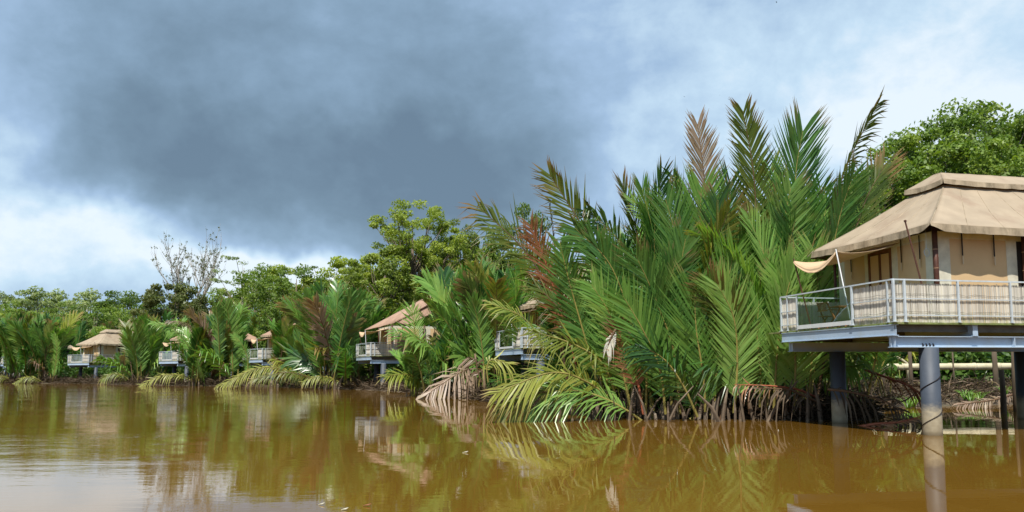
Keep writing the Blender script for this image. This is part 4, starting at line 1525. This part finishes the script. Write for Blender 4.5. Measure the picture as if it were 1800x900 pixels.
def stump_label(px, hgt, ln):
    k = _spx.index(px)
    w = ('tall' if hgt > 1.2 else 'short' if hgt < 0.85 else 'knee-high') + (' left-leaning' if ln < -0.15 else ' right-leaning' if ln > 0.15 else ' upright')
    return f"{w} grey-brown leaf stump, " + (_num[k] + ' from the left' if k < 13 else _num[len(_spx) - 1 - k] + ' from the right') + ' at the big palms'


for i, px in enumerate([1262, 1271, 1280, 1287, 1296, 1306, 1322, 1330, 1345, 1356, 1252, 1204, 1190, 1170, 1160, 1140, 1120, 1100, 1080, 1370, 1384, 1398, 1412, 1426, 1438]):
    Y = 29.4 + rr.uniform(-0.3, 0.6) + (0.4 if px < 1130 else 0)
    hgt = rr.uniform(0.6, 1.5)
    b = MB()
    ln = rr.gauss(0, 0.42)
    x0 = atx(px, Y)
    q = rr.uniform(0.45, 0.95)
    b.tube([(0, 0, -0.5), (ln * 0.5 * hgt, 0, hgt * 0.5), (ln * hgt, rr.uniform(-0.2, 0.2), hgt)], [0.10 * q, 0.075 * q, 0.03 * q], 6)
    o = b.build('leaf_stump', 'stub', None)
    o.location = (x0, Y, 0)
    tag(o, stump_label(px, hgt, ln), 'stump', 'leaf stem stumps at the waterline')


# ------------------------------------------------------------------ debris: dead leaves heaped on the mud
def debris(name, n, xr, d0, d1, size, mats, lab, seed):
    r_ = np.random.default_rng(seed)
    x = r_.uniform(xr[0], xr[1], n)
    y = np.interp(x, _bx, _by) + r_.uniform(d0, d1, n)
    z = np.array([max(0.0, ground_z(a, c)) for a, c in zip(x, y)]) + r_.random(n) ** 2 * 0.55
    P = np.stack([x, y, z], 1)
    d = norm(r_.normal(0, 1, (n, 3)) * np.array([1, 0.8, 0.45]))
    w = norm(np.cross(d, r_.normal(0, 1, (n, 3)))) * (0.028 * size)
    L = (r_.uniform(0.3, 1.1, n) * size)[:, None]
    A = P
    Bm = P + d * L * 0.5 + np.array([0, 0, 0.08])
    Ct = P + d * L - np.array([0, 0, 0.05])
    V = np.stack([A - w * 0.5, A + w * 0.5, Bm - w, Bm + w, Ct], 1).reshape(-1, 3)
    base = np.arange(n) * 5
    Q = np.stack([base, base + 1, base + 3, base + 2], 1)
    T = np.stack([base + 2, base + 3, base + 4], 1)
    me = np_mesh(name, V, (Q, T), [M[mats]], None, {'rnd': np.repeat(r_.random(n), 5), 'tip': np.zeros(n * 5)})
    o = link(name, me)
    tag(o, lab, None, kind='stuff')


debris('dead_leaf_litter', 9000, (-2, 14), -0.3, 3.5, 1.0, 'palm_dead', 'brown dead leaflets heaped at the foot of the palms', 1)
debris('dry_leaf_litter', 900, (13.5, 34), -0.2, 9, 1.0, 'palm_tan', 'pale dry leaves scattered over the mud behind the near piles', 2)
debris('dark_leaf_litter', 3600, (13.2, 34), -0.2, 9, 1.0, 'palm_dead', 'dark dead leaves scattered over the mud behind the near piles', 6)
debris('brown_leaf_litter', 7000, (-84, -2), -0.3, 3.5, 1.7, 'palm_dead', 'dead leaves hanging at the waterline of the far bank', 3)


# ------------------------------------------------------------------ trees
def leaf_cloud(centres, radii, nleaf, size, flat=0.6, seed=0, up=0.5):
    r_ = np.random.default_rng(seed)
    n = len(centres) * nleaf
    ci = np.repeat(np.arange(len(centres)), nleaf)
    d = norm(r_.normal(0, 1, (n, 3)))
    rad = np.array(radii)[ci] * (0.35 + 0.65 * r_.random(n) ** 0.6)
    P = np.array(centres)[ci] + d * rad[:, None] * np.array([1, 1, flat])
    nn = norm(d * 0.6 + r_.normal(0, 0.7, (n, 3)) + np.array([0, 0, up]))
    a = norm(np.cross(nn, r_.normal(0, 1, (n, 3))))
    bb = np.cross(nn, a)
    s = size * (0.6 + 0.8 * r_.random(n))[:, None]
    a = a * s * 0.5
    bb = bb * s * 0.30
    V = np.stack([P - a, P - bb, P + a, P + bb], 1).reshape(-1, 3)
    base = np.arange(n) * 4
    Q = np.stack([base, base + 1, base + 2, base + 3], 1)
    cr = r_.random(len(centres))
    rn = np.clip(cr[ci] * 0.6 + r_.random(n) * 0.4, 0, 1)
    return V, Q, np.repeat(rn, 4)


def make_tree(H, crown_r, mat, seed, trunk_h=0.4, clumps=70, nleaf=150, leaf=0.32, flat=0.6, barkm='bark', tiers=False, hollow=0.45, cr_scale=1.0, name='tree'):
    rr = random.Random(seed)
    root = empty(name)
    zc = H * (trunk_h + 1) / 2
    hz = H * (1 - trunk_h) / 2
    cs, rs = [], []
    for i in range(clumps):
        while True:
            p = Vector((rr.uniform(-1, 1), rr.uniform(-1, 1), rr.uniform(-1, 1)))
            q = Vector((p.x, p.y, p.z * (1.0 if p.z > 0 else 0.9)))
            if hollow < q.length < 1:
                break
        lump = 1 + 0.28 * mnoise.noise(Vector((p.x * 1.7 + seed, p.y * 1.7, p.z * 1.7)))
        c = Vector((p.x * crown_r * lump, p.y * crown_r * lump, zc + p.z * hz * lump))
        c.z = min(c.z, H * 0.99)
        if tiers:
            c.z = round((c.z) / 1.5) * 1.5 + rr.gauss(0, 0.15)
        cs.append(c)
        rs.append(crown_r * rr.uniform(0.13, 0.26) * cr_scale)
    b = MB()
    lean = rr.gauss(0, 0.04) * H
    top = Vector((lean, 0, H * 0.86))
    tp = [Vector((0, 0, -0.5)), Vector((lean * 0.2, rr.gauss(0, 0.2), H * 0.25)), Vector((lean * 0.6, rr.gauss(0, 0.3), H * 0.55)), top]
    r0 = H * 0.016
    b.tube(tp, [r0 * 1.3, r0, r0 * 0.7, r0 * 0.2], 8)
    trunk = b.build('trunk', barkm, root, smooth=True)
    b = MB()
    for i in range(0, len(cs), 2):
        c = cs[i]
        t = min(0.82, max(0.2, (c.z - crown_r * 0.5) / H))
        s = Vector(tuple(catmull([tuple(x) for x in tp], 20)[int(t * 20)]))
        m = s.lerp(c, 0.5) + Vector((rr.gauss(0, 0.3), rr.gauss(0, 0.3), -0.3))
        b.tube([s, m, c], [r0 * 0.38, r0 * 0.22, r0 * 0.08], 5, caps=False)
    b.build('branch', barkm, root, smooth=True)
    V, Q, rn = leaf_cloud([tuple(c) for c in cs], rs, nleaf, leaf, flat, seed)
    me = np_mesh('crown', V, (Q, np.zeros((0, 3), int)), [M[mat]], None, {'rnd': rn, 'tip': np.zeros(len(V))})
    link('crown', me, root)
    return root


def place(o, px, ytop, Y, H, label, group='trees behind the palms', rz=None, sx=1.0, z0=0.3, cat='tree'):
    """scale tree so that its top reaches photo row ytop at depth Y"""
    ht = at(px, ytop, Y).z - z0
    s = ht / H
    o.location = (atx(px, Y), Y, z0)
    o.scale = (s * sx, s * sx, s)
    o.rotation_euler = (0, 0, random.uniform(0, 6.28) if rz is None else rz)
    tag(o, label, cat, group)
    return o


T_Y1 = make_tree(20, 6.2, 'tree_yellow', 1, 0.25, 230, 160, 0.26, flat=0.6, hollow=0.3, cr_scale=0.66)
T_Y2 = make_tree(16, 5.2, 'tree_yellow', 2, 0.25, 80, 150, 0.34, flat=0.55)
T_G1 = make_tree(17, 6.0, 'tree_green', 3, 0.22, 90, 160, 0.36)
T_G2 = make_tree(15, 6.5, 'tree_green', 4, 0.15, 90, 150, 0.36)
T_D1 = make_tree(14, 5.0, 'tree_dark', 5, 0.35, 80, 170, 0.36)
T_P1 = make_tree(18, 5.5, 'tree_pale', 6, 0.45, 42, 60, 0.30, flat=0.25, barkm='pale_bark', tiers=True, hollow=0.5)
T_P2 = make_tree(15, 6.0, 'tree_pale', 16, 0.2, 120, 110, 0.34, flat=0.6, barkm='pale_bark', hollow=0.4, cr_scale=0.8)
T_R1 = make_tree(20, 7.5, 'tree_deep', 8, 0.2, 220, 230, 0.32, flat=0.6, cr_scale=0.8)
T_R2 = make_tree(20, 8.5, 'tree_deep', 9, 0.2, 240, 210, 0.30, flat=0.55, cr_scale=0.72, barkm='pale_bark', hollow=0.3)
LT = {'P2': (T_P2, 15), 'Y1': (T_Y1, 20), 'Y2': (T_Y2, 16), 'G1': (T_G1, 17), 'G2': (T_G2, 15), 'D1': (T_D1, 14), 'P1': (T_P1, 18), 'R1': (T_R1, 20), 'R2': (T_R2, 20)}
used = set()


def tree(kind, px, ytop, Y, label, sx=1.0, rz=None):
    o, H = LT[kind]
    if kind in used:
        o = copy_tree(o)
    used.add(kind)
    random.seed(int(px * 7 + Y))
    return place(o, px, ytop, Y, H, label, sx=sx, rz=rz)


TREES = [
    ('Y1', 730, 352, 96, 'tallest sunlit yellow-green tree, above the brown-roofed hut', 1.0),
    ('Y1', 800, 392, 100, 'yellow-green tree touching the right side of the tallest sunlit tree', 0.75),
    ('G1', 850, 398, 108, 'green tree behind the tip of the brown feathered frond', 0.75),
    ('Y2', 672, 420, 92, 'lower yellow-green tree at the left foot of the tallest sunlit tree', 0.9),
    ('G2', 912, 372, 112, 'green treetop showing above the rust-orange frond', 0.5),
    ('Y2', 745, 440, 86, 'bushy yellow-green tree directly above the brown roof', 1.1),
    ('Y2', 832, 452, 84, 'yellow-green tree behind the palms between the brown roof and the half-hidden hut', 1.1),
    ('Y2', 600, 444, 105, 'flat-topped yellow-green tree left of the tallest sunlit tree', 1.0),
    ('P1', 560, 452, 122, 'thin-crowned pale tree on the skyline above the pink roof', 1.0),
    ('Y2', 640, 436, 112, 'yellow-green tree in the gap left of the tallest sunlit tree', 0.8),
    ('G1', 520, 462, 104, 'rounded yellow-green tree above the pink-roofed hut', 1.0),
    ('Y2', 480, 458, 110, 'sunlit tree right of the pale thin-crowned tree with white limbs', 0.9),
    ('G2', 447, 470, 98, 'low green tree below the pale thin-crowned tree', 0.9),
    ('P1', 418, 438, 104, 'pale thin-crowned tree with white limbs, beside the bare tree', 0.75),
    ('D1', 300, 490, 99, 'dark olive round-crowned tree in front of the bare tree', 0.95),
    ('D1', 365, 515, 100, 'dark olive tree tucked under the right side of the bare tree', 0.7),
    ('Y2', 400, 500, 108, 'yellow-green tree between the dark olive trees and the palms', 0.8),
    ('G2', 570, 500, 98, 'green tree behind the tallest broad-leaved palm clump', 1.1),
    ('G2', 655, 500, 92, 'green tree low behind the left side of the brown-roofed hut', 1.0),
    ('G1', 500, 520, 96, 'green tree low behind the pink roof', 1.0),
    ('G1', 232, 512, 150, 'wide flat green tree on the skyline just left of the dark olive tree', 1.3),
    ('G2', 195, 518, 155, 'wide green tree above the right end of the beige roof', 1.1),
    ('P2', 150, 511, 175, 'pale feathery treetop above the beige-roofed hut', 1.0),
    ('G1', 165, 540, 135, 'dark green tree straight behind the beige roof peak', 1.1),
    ('G2', 212, 545, 130, 'green tree just behind the right slope of the beige roof', 1.0),
    ('G1', 118, 530, 165, 'green tree above the left end of the beige roof', 0.9),
    ('P2', 60, 508, 185, 'pale feathery treetop second from the left edge', 1.2),
    ('P2', 18, 514, 180, 'pale feathery treetop at the left edge', 1.0),
    ('P2', 95, 512, 190, 'pale feathery treetop between the left edge and the beige roof', 1.0),
    ('G1', 30, 528, 160, 'green tree below the left edge skyline', 1.1),
    ('Y2', 75, 545, 140, 'brownish-green tree above the paddle-leaved palms', 1.1),
    ('G2', 0, 545, 140, 'green tree cut by the left edge', 1.2),
    ('Y2', 120, 558, 132, 'yellow-green tree beside the left end of the beige roof', 1.0),
    ('Y2', 262, 545, 120, 'yellow-green tree below and left of the dark olive tree', 0.9),
    ('G2', 330, 552, 118, 'green tree low behind the bare tree trunk', 1.0),
    ('Y2', -40, 530, 150, 'yellow-green tree just beyond the left edge', 1.2),
    # behind the big palm clump
    ('G2', 985, 470, 84, 'green tree behind the palms right of the half-hidden hut', 1.2),
    ('G1', 1080, 440, 80, 'green tree hidden behind the left part of the palm wall', 1.2),
    ('G2', 1200, 430, 80, 'green tree hidden behind the middle of the palm wall', 1.3),
    ('G1', 1330, 420, 78, 'green tree hidden behind the right part of the palm wall', 1.3),
    ('P1', 1452, 302, 90, 'thin pale treetop peeping between the leaning frond and the near roof', 0.6),
    ('R1', 1565, 305, 62, 'bright green tree just left of the near roof slope', 1.0),
    ('R1', 1510, 372, 66, 'low bright green tree between the leaning palm frond and the near roof', 1.2),
    ('R1', 1640, 240, 66, 'dense green tree rising over the left slope of the near roof', 1.0),
    ('R2', 1710, 205, 68, 'broad yellow-green tree over the roof cap of the near house', 0.9),
    ('R2', 1800, 172, 70, 'tallest tree at the right edge, above the near roof', 0.95),
    ('R1', 1760, 250, 60, 'dense green tree low behind the near roof cap at the right', 0.9),
    ('G1', 1500, 400, 66, 'green tree behind the palms beside the near roof eave', 1.0),
    ('G2', 1610, 400, 60, 'green tree directly behind the near house', 1.2),
    ('R1', 1880, 190, 68, 'green tree beyond the right edge of the view', 0.9),
]
for (k, px, yt, Y, lab, sx) in TREES:
    if px < 490:
        Y += 30
    elif px < 620:
        Y += 16
    elif px < 850 and Y < 90:
        Y += 16
    tree(k, px, yt, Y, lab, sx)


# bare tree
def bare_tree():
    rr = random.Random(21)
    root = empty('bare_tree')
    b = MB()
    tw = MB()
    kn = []

    def br(p, d, L, r, lvl):
        pts = [p]
        q = p.copy()
        dd = d.copy()
        for i in range(4):
            dd = (dd + Vector((rr.gauss(0, 0.10), rr.gauss(0, 0.10), 0.07))).normalized()
            q = q + dd * L / 4
            pts.append(q.copy())
        (b if lvl < 2 else tw).tube(pts, [r, r * 0.88, r * 0.76, r * 0.64, r * 0.5], 6 if lvl < 2 else 4, caps=False)
        if lvl >= 2 and rr.random() < 0.8:
            kn.append(pts[rr.choice((2, 3, 4))])
        if lvl >= 4:
            return
        n = (6, 4, 4, 3)[lvl]
        for i in range(n):
            a = pts[rr.choice((2, 3, 4))] if lvl else pts[rr.choice((3, 4, 4))]
            az = rr.uniform(0, 6.28)
            sp = rr.uniform(0.2, 0.85)
            nd = (dd + Vector((math.cos(az) * sp, math.sin(az) * sp, 0.15))).normalized()
            br(a, nd, L * rr.uniform(0.55, 0.8), r * 0.50, lvl + 1)
    br(Vector((0, 0, -0.5)), Vector((0, 0, 1)), 8.2, 0.30, 0)
    b.build('trunk', 'pale_bark', root, smooth=True)
    tw.build('twig', 'pale_bark', root, smooth=True)
    V, Q, rn = leaf_cloud([tuple(c) for c in kn], [0.25] * len(kn), 6, 0.24, 0.8, 3)
    me = np_mesh('leaf_tuft', V, (Q, np.zeros((0, 3), int)), [M['tree_dark']], None, {'rnd': rn, 'tip': np.zeros(len(V))})
    link('leaf_tuft', me, root)
    zs = max(v[2] for v in tw.v)
    return root, zs


bt, bh = bare_tree()
place(bt, 334, 384, 136, bh, 'leafless grey tree with upright twigs standing above the canopy', sx=0.85, rz=0.4)

# undergrowth between palms and trees: nobody could count it
r_ = np.random.default_rng(44)
cs, rs = [], []
for i in range(1500):
    x = r_.uniform(-85, 45)
    y = bank_y(x) + r_.uniform(11, 28)
    if x > 13:
        y = bank_y(x) + r_.uniform(10, 32)
    hgt = r_.uniform(0.3, 3.8)
    cs.append((x, y, hgt))
    rs.append(r_.uniform(0.7, 1.6))
V, Q, rn = leaf_cloud(cs, rs, 75, 0.42, 0.8, 12)
me = np_mesh('undergrowth', V, (Q, np.zeros((0, 3), int)), [M['bush_green']], None, {'rnd': rn, 'tip': np.zeros(len(V))})
tag(link('undergrowth', me), 'dark green undergrowth between the palms and the trees', None, kind='stuff')

# grass tufts on the mud behind the near piles
for i, (px, Y) in enumerate([(1700, 40.5), (1690, 41.5), (1715, 41.0), (1590, 38), (1600, 39), (1760, 43)]):
    root = empty('fern', (atx(px, Y), Y, ground_z(atx(px, Y), Y)))
    for k in range(16):
        az = k * 2.4
        pts = grow_pts(1.1, az, R(20), R(80), n=5)
        b = MB()
        for j in range(len(pts) - 1):
            p, q = Vector(pts[j]), Vector(pts[j + 1])
            sd = Vector((-math.sin(az), math.cos(az), 0)) * 0.035 * (1 - j / 6)
            sd2 = Vector((-math.sin(az), math.cos(az), 0)) * 0.035 * (1 - (j + 1) / 6)
            b.add([p - sd, p + sd, q + sd2, q - sd2], [(0, 1, 2, 3)], random.random())
        b.build('leaf_blade', 'palm_bright', root, rnd=True)
    tag(root, ['bright fern tuft on the mud right of the front pile', 'bright fern tuft behind the one right of the front pile', 'bright fern tuft farthest from the front pile in its trio',
               'green fern tuft left of the front pile by the red frond', 'second green fern tuft left of the front pile, nearer the pile', 'green fern tuft under the right end of the pale pipe'][i], 'fern', 'ferns on the mud')

# ------------------------------------------------------------------ pipes and thin posts behind the near house
b = MB()
p0, p1 = at(1500, 644, 50), at(1840, 645, 50)
pl = [Vector((p0.x + (p1.x - p0.x) * i / 8, 50, 1.95)) for i in range(9)]
b.tube(pl, 0.20, 16)
for i in range(1, 8):
    b.tube([pl[i] - Vector((0.08, 0, 0)), pl[i] + Vector((0.08, 0, 0))], 0.225, 16)
o = b.build('water_pipe', 'pipe_plastic', smooth=True)
tag(o, 'thick pale pipe running level behind the near piles', 'pipe')
b = MB()
q0, q1 = at(1518, 628, 54), at(1580, 629, 54)
b.tube([q0 - Vector((0, 0, 1.8)), q0, q1, q1 + Vector((0.5, 0, -0.35)), q1 + Vector((0.6, 0, -2.2))], 0.10, 10)
o = b.build('branch_pipe', 'pipe_plastic', smooth=True)
tag(o, 'thinner pale pipe with a bend above the thick one, left of the front pile', 'pipe')
for i, (px, Y, w, top, lab) in enumerate([
        (1548, 46, 0.13, 2.9, 'dark post before the left end of the pale pipe'),
        (1597, 46, 0.11, 2.9, 'dark post crossing the pale pipe just left of the front pile'),
        (1538, 49, 0.09, 2.6, 'brown post beside the leftmost dark post'),
        (1672, 48, 0.05, 2.8, 'thin dark post just right of the front pile'),
        (1745, 44, 0.14, 2.9, 'dark post crossing the pale pipe near the right edge'),
        (1756, 33, 0.11, 1.8, 'weathered post standing in the water near the right edge'),
        (1777, 35, 0.10, 2.8, 'mossy leaning post beside the dark pile at the right edge')]):
    b = MB()
    b.tube([(0, 0, -1.0), (0.02, 0, top * 0.5), (0.05 if i == 6 else 0.0, 0, top)], [w * 1.1, w, w * 0.9], 8)
    o = b.build('wooden_post', 'post_wood', smooth=True)
    o.location = (atx(px, Y), Y, 0)
    tag(o, lab, 'post', 'thin posts behind the near house')


# ------------------------------------------------------------------ birds
def bird(px, py, Y, s, rz, bank, lab):
    h = empty('bird', at(px, py, Y), rz)
    h.rotation_euler = (bank, 0, rz)
    h.scale = (s, s, s)
    b = MB()
    b.tube([(-0.5, 0, 0), (-0.35, 0, 0.02), (0, 0, 0.03), (0.3, 0, 0.02), (0.42, 0, 0.0), (0.5, 0, -0.02)], [0.02, 0.07, 0.10, 0.07, 0.06, 0.01], 8)
    b.build('body', 'bird_feather', h, smooth=True)
    for sg in (-1, 1):
        b = MB()
        vs = [(0.2, 0.06 * sg, 0.05), (0.22, 0.5 * sg, 0.22), (0.0, 1.1 * sg, 0.18), (-0.12, 0.6 * sg, 0.17), (-0.2, 0.08 * sg, 0.05)]
        vs += [(x, y, z - 0.02) for (x, y, z) in vs]
        b.add(vs, [(0, 1, 2, 3, 4), (9, 8, 7, 6, 5)] + [(i, (i + 1) % 5, (i + 1) % 5 + 5, i + 5) for i in range(5)])
        b.build('wing', 'bird_feather', h)
    tag(h, lab, 'bird', 'birds high over the palms')


bird(1281, 175, 60, 0.13, 1.0, 0.4, 'small dark bird, rightmost of the three above the dry tan frond')
bird(1203, 170, 62, 0.09, 2.0, 0.2, 'tiny dark bird, leftmost of the three above the dry tan frond')
bird(1265, 167, 64, 0.07, 0.3, 0.3, 'tiniest dark bird, between the other two above the dry tan frond')
bird(1365, 4, 60, 0.12, 2.6, 0.2, 'small dark bird alone at the very top of the sky')


# ------------------------------------------------------------------ floating leaves
for i, (px, py, s, lab) in enumerate([(645, 890, 0.06, 'reddish leaf floating near the bottom edge'), (606, 897, 0.05, 'pale leaf floating at the bottom edge, left of the reddish one'),
                                      (565, 888, 0.045, 'small pale leaf floating left of the reddish one'), (818, 796, 0.07, 'white leaf floating alone mid-river')]):
    d = ray(px, py)
    t = -CAMZ / d.z
    p = Vector((0, 0, CAMZ)) + d * t
    b = MB()
    vs = [(-s, 0, 0), (-s * 0.3, s * 0.4, 0.01), (s * 0.5, s * 0.3, 0.012), (s, 0, 0.03), (s * 0.4, -s * 0.35, 0.012), (-s * 0.4, -s * 0.3, 0.01)]
    vs += [(x, y, z + 0.008) for x, y, z in vs]
    b.add(vs, [(5, 4, 3, 2, 1, 0), (6, 7, 8, 9, 10, 11)] + [(k, (k + 1) % 6, (k + 1) % 6 + 6, k + 6) for k in range(6)])
    o = b.build('floating_leaf', 'palm_white' if i else 'palm_rust', rnd=True)
    o.location = (p.x, p.y, 0.003)
    tag(o, lab, 'leaf', 'leaves floating on the river')
